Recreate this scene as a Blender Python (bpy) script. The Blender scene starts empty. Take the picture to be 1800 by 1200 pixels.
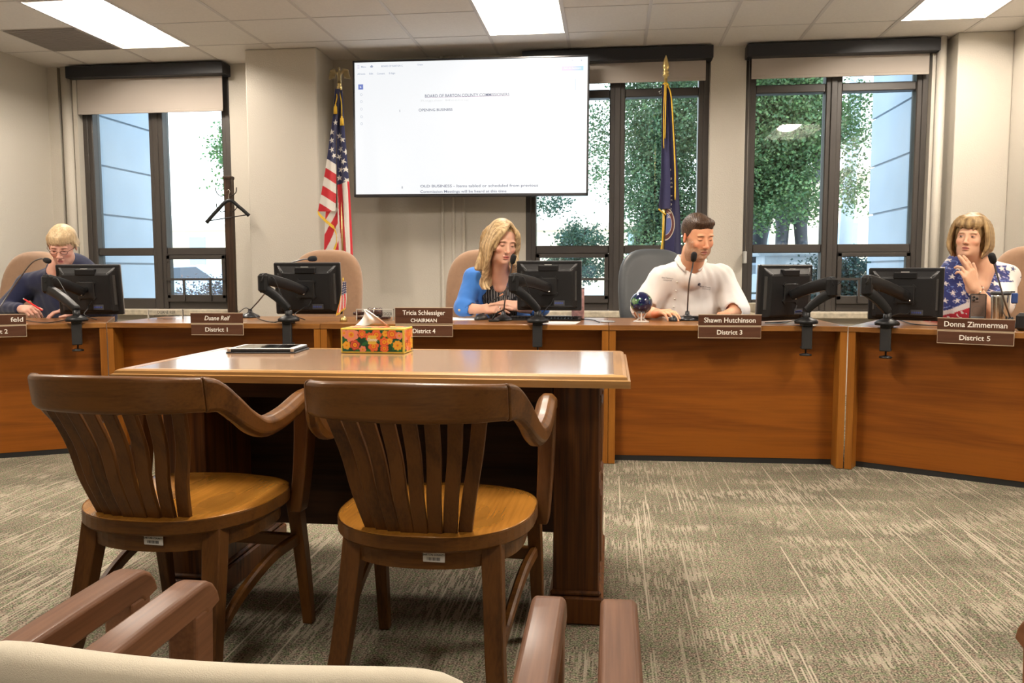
import bpy, bmesh, math, random
import numpy as np
from mathutils import Vector, Matrix, Euler
random.seed(7); rng = np.random.default_rng(7)
PI = math.pi
scn = bpy.context.scene
COL = scn.collection
# ------------------------------------------------------------------ camera
F_PX = 1453.0; YAW = -.1193; PITCH = .0863; ROLL = -.0019; CAM_H = 1.05
_cy, _sy, _cp, _sp = math.cos(YAW), math.sin(YAW), math.cos(PITCH), math.sin(PITCH)
_r = np.array([_cy, -_sy, 0.]); _f = np.array([_sy*_cp, _cy*_cp, -_sp]); _u = np.array([_sy*_sp, _cy*_sp, _cp])
_r, _u = _r*math.cos(ROLL)+_u*math.sin(ROLL), _u*math.cos(ROLL)-_r*math.sin(ROLL)
cam_data = bpy.data.cameras.new('camera'); cam = bpy.data.objects.new('camera', cam_data); COL.objects.link(cam)
cam_data.sensor_width = 36.0; cam_data.lens = 36.0*F_PX/1800.0; cam_data.clip_start = .02; cam_data.clip_end = 500
cam.matrix_world = Matrix(((_r[0], _u[0], -_f[0], 0), (_r[1], _u[1], -_f[1], 0), (_r[2], _u[2], -_f[2], CAM_H), (0, 0, 0, 1)))
scn.camera = cam
def at(px, py, Y):
    """surveyed point of the room: photo pixel taken at distance Y"""
    d = _f+(px-900)/F_PX*_r-(py-600)/F_PX*_u
    t = Y/d[1]
    return np.array([d[0]*t, Y, CAM_H+d[2]*t])
# ------------------------------------------------------------------ world, exposure
scn.view_settings.view_transform = 'Standard'; scn.view_settings.look = 'None'
scn.view_settings.gamma = 1.0; scn.view_settings.use_curve_mapping = False
scn.view_settings.exposure = .68
world = bpy.data.worlds.new('sky'); scn.world = world; world.use_nodes = True
wn = world.node_tree; wn.nodes.clear()
_o = wn.nodes.new('ShaderNodeOutputWorld'); _b = wn.nodes.new('ShaderNodeBackground')
_tc = wn.nodes.new('ShaderNodeTexCoord'); _sx = wn.nodes.new('ShaderNodeSeparateXYZ'); _rp = wn.nodes.new('ShaderNodeValToRGB')
wn.links.new(_tc.outputs['Generated'], _sx.inputs[0]); wn.links.new(_sx.outputs['Z'], _rp.inputs[0])
_rp.color_ramp.elements[0].position = .0; _rp.color_ramp.elements[0].color = (.95, .98, 1, 1)
_rp.color_ramp.elements[1].position = .8; _rp.color_ramp.elements[1].color = (.50, .70, 1, 1)
wn.links.new(_rp.outputs[0], _b.inputs[0]); _b.inputs[1].default_value = WORLD_S = 2.6
wn.links.new(_b.outputs[0], _o.inputs[0])
sun_d = bpy.data.lights.new('sun', 'SUN'); sun_d.energy = 2.2; sun_d.angle = .01; sun_d.color = (1, .95, .86)
sun = bpy.data.objects.new('sun', sun_d); COL.objects.link(sun)
sun.rotation_euler = Vector((.02, .62, -.80)).to_track_quat('-Z', 'Y').to_euler()   # high sun, behind the building
LAMP_S = 50.0
CE = 2.873
# ------------------------------------------------------------------ materials
MATS = {}
def mat(name, color=(.8, .8, .8), rough=.5, metal=0., spec=.5, bump=0., bscale=200., var=0., vscale=20., emis=None, coat=0., trans=0., sheen=0., alpha=1.):
    if name in MATS: return MATS[name]
    m = bpy.data.materials.new(name); m.use_nodes = True; MATS[name] = m
    nt = m.node_tree; p = nt.nodes['Principled BSDF']
    p.inputs['Base Color'].default_value = (*color, 1); p.inputs['Roughness'].default_value = rough
    p.inputs['Metallic'].default_value = metal; p.inputs['Specular IOR Level'].default_value = spec
    p.inputs['Coat Weight'].default_value = coat; p.inputs['Transmission Weight'].default_value = trans
    p.inputs['Sheen Weight'].default_value = sheen; p.inputs['Alpha'].default_value = alpha
    if emis: p.inputs['Emission Color'].default_value = (*emis[0], 1); p.inputs['Emission Strength'].default_value = emis[1]
    if bump or var:
        tc = nt.nodes.new('ShaderNodeTexCoord')
    if var:
        n = nt.nodes.new('ShaderNodeTexNoise'); n.inputs['Scale'].default_value = vscale; n.inputs['Detail'].default_value = 6
        nt.links.new(tc.outputs['Object'], n.inputs['Vector'])
        r = nt.nodes.new('ShaderNodeValToRGB')
        r.color_ramp.elements[0].position = .3; r.color_ramp.elements[1].position = .7
        r.color_ramp.elements[0].color = (*[c*(1-var) for c in color], 1); r.color_ramp.elements[1].color = (*[min(1, c*(1+var)) for c in color], 1)
        nt.links.new(n.outputs['Fac'], r.inputs[0]); nt.links.new(r.outputs[0], p.inputs['Base Color'])
    if bump:
        n = nt.nodes.new('ShaderNodeTexNoise'); n.inputs['Scale'].default_value = bscale; n.inputs['Detail'].default_value = 3
        nt.links.new(tc.outputs['Object'], n.inputs['Vector'])
        b = nt.nodes.new('ShaderNodeBump'); b.inputs['Strength'].default_value = bump; b.inputs['Distance'].default_value = .002
        nt.links.new(n.outputs['Fac'], b.inputs['Height']); nt.links.new(b.outputs[0], p.inputs['Normal'])
    return m
def wood(name, dark, light, axis=0, scale=1., rough=.4, coat=0., stretch=14., ring=.5, cathedral=True):
    """grain running along an axis of the object's own space"""
    if name in MATS: return MATS[name]
    m = bpy.data.materials.new(name); m.use_nodes = True; MATS[name] = m
    nt = m.node_tree; N = nt.nodes; L = nt.links; p = N['Principled BSDF']
    p.inputs['Roughness'].default_value = rough; p.inputs['Coat Weight'].default_value = coat; p.inputs['Coat Roughness'].default_value = .12; p.inputs['Specular IOR Level'].default_value = .28
    tc = N.new('ShaderNodeTexCoord'); mp = N.new('ShaderNodeMapping')
    s = [scale*stretch]*3; s[axis] = scale
    mp.inputs['Scale'].default_value = s; L.new(tc.outputs['Object'], mp.inputs[0])
    n1 = N.new('ShaderNodeTexNoise'); n1.inputs['Scale'].default_value = .55; n1.inputs['Detail'].default_value = 3; n1.inputs['Distortion'].default_value = .6
    L.new(mp.outputs[0], n1.inputs['Vector'])
    mth = N.new('ShaderNodeMath'); mth.operation = 'MULTIPLY'; mth.inputs[1].default_value = 9*ring; L.new(n1.outputs['Fac'], mth.inputs[0])
    fr = N.new('ShaderNodeMath'); fr.operation = 'PINGPONG'; fr.inputs[1].default_value = .5; L.new(mth.outputs[0], fr.inputs[0])
    mp2 = N.new('ShaderNodeMapping'); s2 = [scale*160]*3; s2[axis] = scale*5
    mp2.inputs['Scale'].default_value = s2; L.new(tc.outputs['Object'], mp2.inputs[0])
    n2 = N.new('ShaderNodeTexNoise'); n2.inputs['Scale'].default_value = 1; n2.inputs['Detail'].default_value = 4; L.new(mp2.outputs[0], n2.inputs['Vector'])
    mx = N.new('ShaderNodeMath'); mx.operation = 'MULTIPLY_ADD'; mx.inputs[1].default_value = .75; L.new(fr.outputs[0], mx.inputs[0])
    m3 = N.new('ShaderNodeMath'); m3.operation = 'MULTIPLY'; m3.inputs[1].default_value = .55; L.new(n2.outputs['Fac'], m3.inputs[0]); L.new(m3.outputs[0], mx.inputs[2])
    r = N.new('ShaderNodeValToRGB'); r.color_ramp.elements[0].position = .22; r.color_ramp.elements[1].position = .62
    r.color_ramp.elements[0].color = (*dark, 1); r.color_ramp.elements[1].color = (*light, 1)
    L.new(mx.outputs[0], r.inputs[0]); L.new(r.outputs[0], p.inputs['Base Color'])
    b = N.new('ShaderNodeBump'); b.inputs['Strength'].default_value = .12; b.inputs['Distance'].default_value = .001
    L.new(n2.outputs['Fac'], b.inputs['Height']); L.new(b.outputs[0], p.inputs['Normal'])
    return m
def vcmat(name, rough=.6, spec=.4, bump=0., bscale=300., sheen=0., sss=0., stretch=None, var=0., vs=40.):
    """base colour comes from the mesh's own paint (attribute Col)"""
    if name in MATS: return MATS[name]
    m = bpy.data.materials.new(name); m.use_nodes = True; MATS[name] = m
    nt = m.node_tree; N = nt.nodes; L = nt.links; p = N['Principled BSDF']
    a = N.new('ShaderNodeAttribute'); a.attribute_name = 'Col'
    p.inputs['Roughness'].default_value = rough; p.inputs['Specular IOR Level'].default_value = spec; p.inputs['Sheen Weight'].default_value = sheen
    if sss:
        p.inputs['Subsurface Weight'].default_value = sss; p.inputs['Subsurface Radius'].default_value = (.012, .004, .002); p.inputs['Subsurface Scale'].default_value = .5
    src = a.outputs['Color']
    if bump or var:
        tc = N.new('ShaderNodeTexCoord'); mp = N.new('ShaderNodeMapping'); L.new(tc.outputs['Object'], mp.inputs[0])
        if stretch: mp.inputs['Scale'].default_value = stretch
    if var:
        n = N.new('ShaderNodeTexNoise'); n.inputs['Scale'].default_value = vs; n.inputs['Detail'].default_value = 4; L.new(mp.outputs[0], n.inputs['Vector'])
        r = N.new('ShaderNodeMapRange'); r.inputs['From Min'].default_value = .3; r.inputs['From Max'].default_value = .7
        r.inputs['To Min'].default_value = 1-var; r.inputs['To Max'].default_value = 1+var; L.new(n.outputs['Fac'], r.inputs[0])
        v = N.new('ShaderNodeVectorMath'); v.operation = 'SCALE'; L.new(src, v.inputs[0]); L.new(r.outputs[0], v.inputs['Scale']); src = v.outputs[0]
    L.new(src, p.inputs['Base Color'])
    if bump:
        n = N.new('ShaderNodeTexNoise'); n.inputs['Scale'].default_value = bscale; n.inputs['Detail'].default_value = 3; L.new(mp.outputs[0], n.inputs['Vector'])
        b = N.new('ShaderNodeBump'); b.inputs['Strength'].default_value = bump; b.inputs['Distance'].default_value = .002
        L.new(n.outputs['Fac'], b.inputs['Height']); L.new(b.outputs[0], p.inputs['Normal'])
    return m
# ------------------------------------------------------------------ object helpers
def link(name, me, m=None, parent=None, smooth=False):
    o = bpy.data.objects.new(name, me); COL.objects.link(o)
    if m is not None and not me.materials: me.materials.append(m)
    if parent is not None: o.parent = parent
    if smooth: me.polygons.foreach_set('use_smooth', [True]*len(me.polygons))
    return o
def tag(o, label=None, cat=None, group=None, kind=None):
    if label: o['label'] = label
    if cat: o['category'] = cat
    if group: o['group'] = group
    if kind: o['kind'] = kind
    return o
def thing(name, loc, label, cat, group=None, rz=0., rot=None):
    o = bpy.data.objects.new(name, None); o.empty_display_size = .05; COL.objects.link(o)
    o.location = loc; o.rotation_euler = rot if rot else (0, 0, rz)
    return tag(o, label, cat, group)
def copy_tree(o, parent=None):
    c = o.copy(); COL.objects.link(c); c.parent = parent
    for ch in list(o.children): copy_tree(ch, c)
    return c
class MB:
    """collects shapes into one mesh"""
    def __init__(s): s.v = []; s.f = []; s.sm = []
    def add(s, vs, fs, smooth=False):
        n = len(s.v); s.v += [tuple(float(c) for c in v) for v in vs]; s.f += [tuple(i+n for i in f) for f in fs]; s.sm += [smooth]*len(fs); return s
    def box(s, x0, x1, y0, y1, z0, z1, M=None, bev=0.):
        if bev > 0:
            b = bev; P = []
            # chamfered box: 24 vertices
            cx, cy, cz = (x0+x1)/2, (y0+y1)/2, (z0+z1)/2; hx, hy, hz = abs(x1-x0)/2, abs(y1-y0)/2, abs(z1-z0)/2
            b = min(b, hx*.9, hy*.9, hz*.9)
            idx = {}
            for sx in (-1, 1):
                for sy in (-1, 1):
                    for sz in (-1, 1):
                        for k, (a, c, d) in enumerate(((hx, hy-b, hz-b), (hx-b, hy, hz-b), (hx-b, hy-b, hz))):
                            idx[(sx, sy, sz, k)] = len(P); P.append((cx+sx*a, cy+sy*c, cz+sz*d))
            Fs = []
            for sx in (-1, 1): Fs.append([idx[(sx, a, c, 0)] for a, c in ((-1, -1), (1, -1), (1, 1), (-1, 1))][::sx])
            for sy in (-1, 1): Fs.append([idx[(a, sy, c, 1)] for a, c in ((-1, -1), (1, -1), (1, 1), (-1, 1))][::-sy])
            for sz in (-1, 1): Fs.append([idx[(a, c, sz, 2)] for a, c in ((-1, -1), (1, -1), (1, 1), (-1, 1))][::sz])
            for a in (-1, 1):
                for c in (-1, 1):
                    q = [idx[(a, c, -1, 0)], idx[(a, c, 1, 0)], idx[(a, c, 1, 1)], idx[(a, c, -1, 1)]]; Fs.append(q if a*c < 0 else q[::-1])
                    q = [idx[(a, -1, c, 0)], idx[(a, 1, c, 0)], idx[(a, 1, c, 2)], idx[(a, -1, c, 2)]]; Fs.append(q if a*c > 0 else q[::-1])
                    q = [idx[(-1, a, c, 1)], idx[(1, a, c, 1)], idx[(1, a, c, 2)], idx[(-1, a, c, 2)]]; Fs.append(q if a*c < 0 else q[::-1])
                    for d in (-1, 1):
                        q = [idx[(a, c, d, 0)], idx[(a, c, d, 1)], idx[(a, c, d, 2)]]; Fs.append(q if a*c*d > 0 else q[::-1])
        else:
            P = [(x, y, z) for x in (x0, x1) for y in (y0, y1) for z in (z0, z1)]
            Fs = [(0, 1, 3, 2), (4, 6, 7, 5), (0, 4, 5, 1), (2, 3, 7, 6), (0, 2, 6, 4), (1, 5, 7, 3)]
        if M is not None: P = [tuple(M @ Vector(p)) for p in P]
        return s.add(P, Fs)
    def prism(s, pts, z0, z1, M=None, smooth=False):
        """outline in xy (counter clockwise) pulled from z0 to z1"""
        n = len(pts); P = [(x, y, z0) for x, y in pts]+[(x, y, z1) for x, y in pts]
        if M is not None: P = [tuple(M @ Vector(p)) for p in P]
        s.add(P, [tuple(range(n))[::-1], tuple(range(n, 2*n))])
        k = len(s.v)-2*n
        s.f += [(k+i, k+(i+1) % n, k+n+(i+1) % n, k+n+i) for i in range(n)]; s.sm += [smooth]*n
        return s
    def tube(s, pts, r, n=10, caps=True, smooth=True, flat=1.):
        pts = [Vector(p) for p in pts]; R = r if isinstance(r, (list, tuple)) else [r]*len(pts)
        rings = []; prev = None
        for i, p in enumerate(pts):
            t = (pts[min(i+1, len(pts)-1)]-pts[max(i-1, 0)]).normalized()
            if prev is None:
                a = Vector((0, 0, 1)) if abs(t.z) < .9 else Vector((1, 0, 0))
                u = t.cross(a).normalized()
            else: u = (prev-t*prev.dot(t)).normalized()
            prev = u; w = t.cross(u)
            rings.append([p+u*math.cos(2*PI*k/n)*R[i]+w*math.sin(2*PI*k/n)*R[i]*flat for k in range(n)])
        V = [v for rg in rings for v in rg]; Fs = []
        for i in range(len(pts)-1):
            for k in range(n): Fs.append((i*n+k, i*n+(k+1) % n, (i+1)*n+(k+1) % n, (i+1)*n+k))
        s.add(V, Fs, smooth)
        if caps:
            k = len(s.v)-len(V); m = len(pts)-1
            s.f += [tuple(k+i for i in range(n))[::-1], tuple(k+m*n+i for i in range(n))]; s.sm += [False, False]
        return s
    def lathe(s, prof, n=24, M=None, c=(0, 0, 0), smooth=True):
        V = []
        for r, z in prof:
            for k in range(n): V.append((c[0]+r*math.cos(2*PI*k/n), c[1]+r*math.sin(2*PI*k/n), c[2]+z))
        if M is not None: V = [tuple(M @ Vector(p)) for p in V]
        Fs = [(i*n+k, i*n+(k+1) % n, (i+1)*n+(k+1) % n, (i+1)*n+k) for i in range(len(prof)-1) for k in range(n)]
        s.add(V, Fs, smooth); k = len(s.v)-len(V); m = len(prof)-1
        s.f += [tuple(k+i for i in range(n))[::-1], tuple(k+m*n+i for i in range(n))]; s.sm += [False, False]
        return s
    def sweep(s, secs, smooth=False, caps=True, closed=True):
        """secs: list of equal-length closed 3-D loops"""
        n = len(secs[0]); V = [v for q in secs for v in q]
        Fs = [(i*n+k, i*n+(k+1) % n, (i+1)*n+(k+1) % n, (i+1)*n+k) for i in range(len(secs)-1) for k in range(n if closed else n-1)]
        s.add(V, Fs, smooth)
        if caps:
            k = len(s.v)-len(V); m = len(secs)-1
            s.f += [tuple(k+i for i in range(n))[::-1], tuple(k+m*n+i for i in range(n))]; s.sm += [False, False]
        return s
    def mesh(s, name='m'):
        me = bpy.data.meshes.new(name); me.from_pydata(s.v, [], s.f); me.polygons.foreach_set('use_smooth', s.sm)
        bm = bmesh.new(); bm.from_mesh(me); bmesh.ops.recalc_face_normals(bm, faces=bm.faces); bm.to_mesh(me); bm.free()
        return me
    def build(s, name, m, parent=None, bevel=0., seg=2, auto=None):
        me = s.mesh(name); o = link(name, me, m, parent)
        if bevel and len(me.polygons) > 40:
            me.polygons.foreach_set('use_smooth', [True]*len(me.polygons)); me.set_sharp_from_angle(angle=.62)
        if bevel:
            md = o.modifiers.new('b', 'BEVEL'); md.width = bevel; md.segments = seg; md.limit_method = 'ANGLE'; md.angle_limit = .7; md.harden_normals = False
        return o
def paint(me, cols):
    a = me.color_attributes.new('Col', 'FLOAT_COLOR', 'POINT')
    c = np.ones((len(me.vertices), 4), np.float32); c[:, :3] = cols; a.data.foreach_set('color', c.ravel())
def gridmesh(fn, nu, nv, name='g'):
    """open sheet of (nu+1)x(nv+1) points"""
    V = [fn(i/nu, j/nv) for j in range(nv+1) for i in range(nu+1)]
    Fs = [(j*(nu+1)+i, j*(nu+1)+i+1, (j+1)*(nu+1)+i+1, (j+1)*(nu+1)+i) for j in range(nv) for i in range(nu)]
    me = bpy.data.meshes.new(name); me.from_pydata(V, [], Fs); me.polygons.foreach_set('use_smooth', [True]*len(Fs)); return me
def text(name, body, size, m, M, parent=None, extrude=.0004, offset=0., shear=0., align='CENTER', spacing=1., width=None, sx=1.):
    c = bpy.data.curves.new(name, 'FONT'); c.body = body; c.size = size; c.extrude = extrude; c.offset = offset
    c.shear = shear; c.align_x = align; c.align_y = 'CENTER'; c.space_character = spacing; c.resolution_u = 3
    t = bpy.data.objects.new('tmp', c); COL.objects.link(t)
    dg = bpy.context.evaluated_depsgraph_get(); me = bpy.data.meshes.new_from_object(t.evaluated_get(dg))
    bpy.data.objects.remove(t)
    if width:
        xs = [v.co.x for v in me.vertices]; w = max(xs)-min(xs); sx = width/w
    me.transform(Matrix.Diagonal((sx, 1, 1, 1))); me.transform(M)
    me.materials.clear(); me.materials.append(m)
    o = bpy.data.objects.new(name, me); COL.objects.link(o); o.parent = parent
    return o
def T(x=0, y=0, z=0): return Matrix.Translation((x, y, z))
def RX(a): return Matrix.Rotation(a, 4, 'X')
def RY(a): return Matrix.Rotation(a, 4, 'Y')
def RZ(a): return Matrix.Rotation(a, 4, 'Z')
def bez(pts, n=24):
    """smooth curve through points"""
    pts = [np.array(p, float) for p in pts]; out = []
    P = [2*pts[0]-pts[1]]+pts+[2*pts[-1]-pts[-2]]
    seg = len(pts)-1
    for i in range(n+1):
        u = i/n*seg; k = min(int(u), seg-1); t = u-k
        a, b, c, d = P[k:k+4]
        out.append(.5*((2*b)+(-a+c)*t+(2*a-5*b+4*c-d)*t*t+(-a+3*b-3*c+d)*t**3))
    return out
# ------------------------------------------------------------------ implicit surfaces for bodies, hair and cloth
class Field:
    def __init__(s, X, Y, Z):
        s.A = [np.asarray(X, np.float32), np.asarray(Y, np.float32), np.asarray(Z, np.float32)]
        s.F = np.full([len(a) for a in s.A], 1., np.float32)
    def op(s, fn, lo, hi, k=.01, mode='u', M=None, sc=1.):
        """fn works in the local frame M (scaled by sc); lo/hi is its local box"""
        if M is not None:
            c = np.array([[x, y, z, 1] for x in (lo[0], hi[0]) for y in (lo[1], hi[1]) for z in (lo[2], hi[2])])
            w = (M @ c.T).T[:, :3]; lo, hi = w.min(0), w.max(0)
        mg = k+.008; sl = []
        for a in range(3):
            i0 = max(0, np.searchsorted(s.A[a], lo[a]-mg)-1); i1 = min(len(s.A[a]), np.searchsorted(s.A[a], hi[a]+mg)+1)
            if i1 <= i0: return
            sl.append(slice(i0, i1))
        g = np.meshgrid(s.A[0][sl[0]], s.A[1][sl[1]], s.A[2][sl[2]], indexing='ij')
        if M is not None:
            I = np.linalg.inv(M).astype(np.float32)
            g = [I[r, 0]*g[0]+I[r, 1]*g[1]+I[r, 2]*g[2]+I[r, 3] for r in range(3)]
        d = fn(*g)*sc
        a = s.F[tuple(sl)]
        if mode == 'u': h = np.maximum(k-np.abs(a-d), 0)/max(k, 1e-6); r = np.minimum(a, d)-h*h*k/4
        elif mode == 's': h = np.maximum(k-np.abs(a+d), 0)/max(k, 1e-6); r = np.maximum(a, -d)+h*h*k/4
        elif mode == 'd': r = a+d
        s.F[tuple(sl)] = r
    def ell(s, c, r, k=.01, mode='u', M=None, sc=1., rot=None):
        c = np.array(c, float); r = np.array(r, float)
        if rot is not None:
            R = np.array(Euler(rot).to_matrix().to_4x4()); R[:3, 3] = c
            M = R if M is None else M @ R; c = np.zeros(3)
        def fn(x, y, z):
            x, y, z = x-c[0], y-c[1], z-c[2]
            k0 = np.sqrt((x/r[0])**2+(y/r[1])**2+(z/r[2])**2)+1e-6; k1 = np.sqrt((x/r[0]**2)**2+(y/r[1]**2)**2+(z/r[2]**2)**2)+1e-6
            return k0*(k0-1)/k1
        s.op(fn, c-r, c+r, k, mode, M, sc); return s
    def cone(s, a, b, ra, rb, k=.01, mode='u', M=None, sc=1., fl=None):
        a = np.array(a, float); b = np.array(b, float); ab = b-a; L = max(ab @ ab, 1e-9)
        R = max(ra, rb)
        def fn(x, y, z):
            px, py, pz = x-a[0], y-a[1], z-a[2]
            t = np.clip((px*ab[0]+py*ab[1]+pz*ab[2])/L, 0, 1)
            return np.sqrt((px-t*ab[0])**2+(py-t*ab[1])**2+(pz-t*ab[2])**2)-(ra+(rb-ra)*t)
        s.op(fn, np.minimum(a, b)-R, np.maximum(a, b)+R, k, mode, M, sc); return s
    def chain(s, pts, rs, k=.01, mode='u', M=None, sc=1.):
        for i in range(len(pts)-1): s.cone(pts[i], pts[i+1], rs[i], rs[i+1], k, mode, M, sc)
        return s
    def mesh(s, name, smooth_iter=1):
        F = s.F; nx, ny, nz = F.shape; ins = F < 0
        c = np.zeros((nx-1, ny-1, nz-1), np.int8)
        offs = [(i, j, k) for i in (0, 1) for j in (0, 1) for k in (0, 1)]
        for i, j, k in offs: c += ins[i:nx-1+i, j:ny-1+j, k:nz-1+k]
        act = (c > 0) & (c < 8); ai = np.argwhere(act); idx = np.full(act.shape, -1, np.int64); idx[act] = np.arange(len(ai))
        acc = np.zeros((len(ai), 3)); cnt = np.zeros(len(ai))
        for o in offs:
            for ax in range(3):
                if o[ax]: continue
                q = list(o); q[ax] = 1
                fa = F[ai[:, 0]+o[0], ai[:, 1]+o[1], ai[:, 2]+o[2]]; fb = F[ai[:, 0]+q[0], ai[:, 1]+q[1], ai[:, 2]+q[2]]
                m = (fa < 0) != (fb < 0); t = np.where(m, fa/np.where(m, fa-fb, 1), 0)
                p = np.tile(np.array(o, float), (len(ai), 1)); p[:, ax] += t
                acc[m] += p[m]; cnt[m] += 1
        pos = ai+acc/cnt[:, None]
        V = np.stack([np.interp(pos[:, a], np.arange(len(s.A[a])), s.A[a]) for a in range(3)], 1)
        quads = []
        for ax in range(3):
            b1, b2 = (ax+1) % 3, (ax+2) % 3
            sl0 = [slice(None)]*3; sl1 = [slice(None)]*3
            sl0[ax] = slice(0, -1); sl1[ax] = slice(1, None)
            A_, B_ = ins[tuple(sl0)], ins[tuple(sl1)]; ch = np.argwhere(A_ != B_)
            ok = (ch[:, b1] > 0) & (ch[:, b2] > 0) & (ch[:, b1] < F.shape[b1]-1) & (ch[:, b2] < F.shape[b2]-1); ch = ch[ok]
            sg = A_[ch[:, 0], ch[:, 1], ch[:, 2]]
            def g(d1, d2):
                q = ch.copy(); q[:, b1] -= d1; q[:, b2] -= d2; return idx[q[:, 0], q[:, 1], q[:, 2]]
            Q = np.stack([g(1, 1), g(0, 1), g(0, 0), g(1, 0)], 1); Q[~sg] = Q[~sg][:, ::-1]; quads.append(Q)
        Q = np.concatenate(quads); Q = Q[(Q >= 0).all(1)]
        lab = np.arange(len(V))          # keep the one largest connected piece
        while True:
            m = lab[Q].min(1); new = lab.copy()
            for a in range(4): np.minimum.at(new, Q[:, a], m)
            new = new[new]
            if (new == lab).all(): break
            lab = new
        u, inv, c = np.unique(lab, return_inverse=True, return_counts=True)
        if len(u) > 1:
            keep = inv.ravel() == c.argmax(); mp_ = np.cumsum(keep)-1; Q = Q[keep[Q].all(1)]; Q = mp_[Q]; V = V[keep]
        for _ in range(smooth_iter):
            S = np.zeros_like(V); n = np.zeros(len(V))
            for a in range(4):
                for b in ((a+1) % 4, (a+3) % 4): np.add.at(S, Q[:, a], V[Q[:, b]]); np.add.at(n, Q[:, a], 1)
            V = V*.5+.5*S/np.maximum(n, 1)[:, None]
        me = bpy.data.meshes.new(name); me.vertices.add(len(V)); me.vertices.foreach_set('co', V.astype(np.float32).ravel())
        me.loops.add(len(Q)*4); me.loops.foreach_set('vertex_index', Q.ravel().astype(np.int32))
        me.polygons.add(len(Q)); me.polygons.foreach_set('loop_start', np.arange(0, len(Q)*4, 4, dtype=np.int32))
        me.polygons.foreach_set('use_smooth', np.ones(len(Q), bool)); me.update(calc_edges=True); me.validate()
        return me, V
def axis(lo, hi, h, fine=()):
    """grid line positions, finer inside the given (lo, hi, step) ranges"""
    out = [lo]; x = lo
    while x < hi:
        st = h
        for a, b, s_ in fine:
            if a <= x < b: st = min(st, s_)
        x += st; out.append(x)
    return out
def noise3(P, sc, seed=0):
    """cheap smooth noise of points, about -1..1"""
    r = np.random.default_rng(seed); out = 0
    for _ in range(5):
        d = r.normal(size=3)*sc; out = out+np.sin(P[..., 0]*d[0]+P[..., 1]*d[1]+P[..., 2]*d[2]+r.uniform(0, 6.28))
    return out/5*1.4
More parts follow.
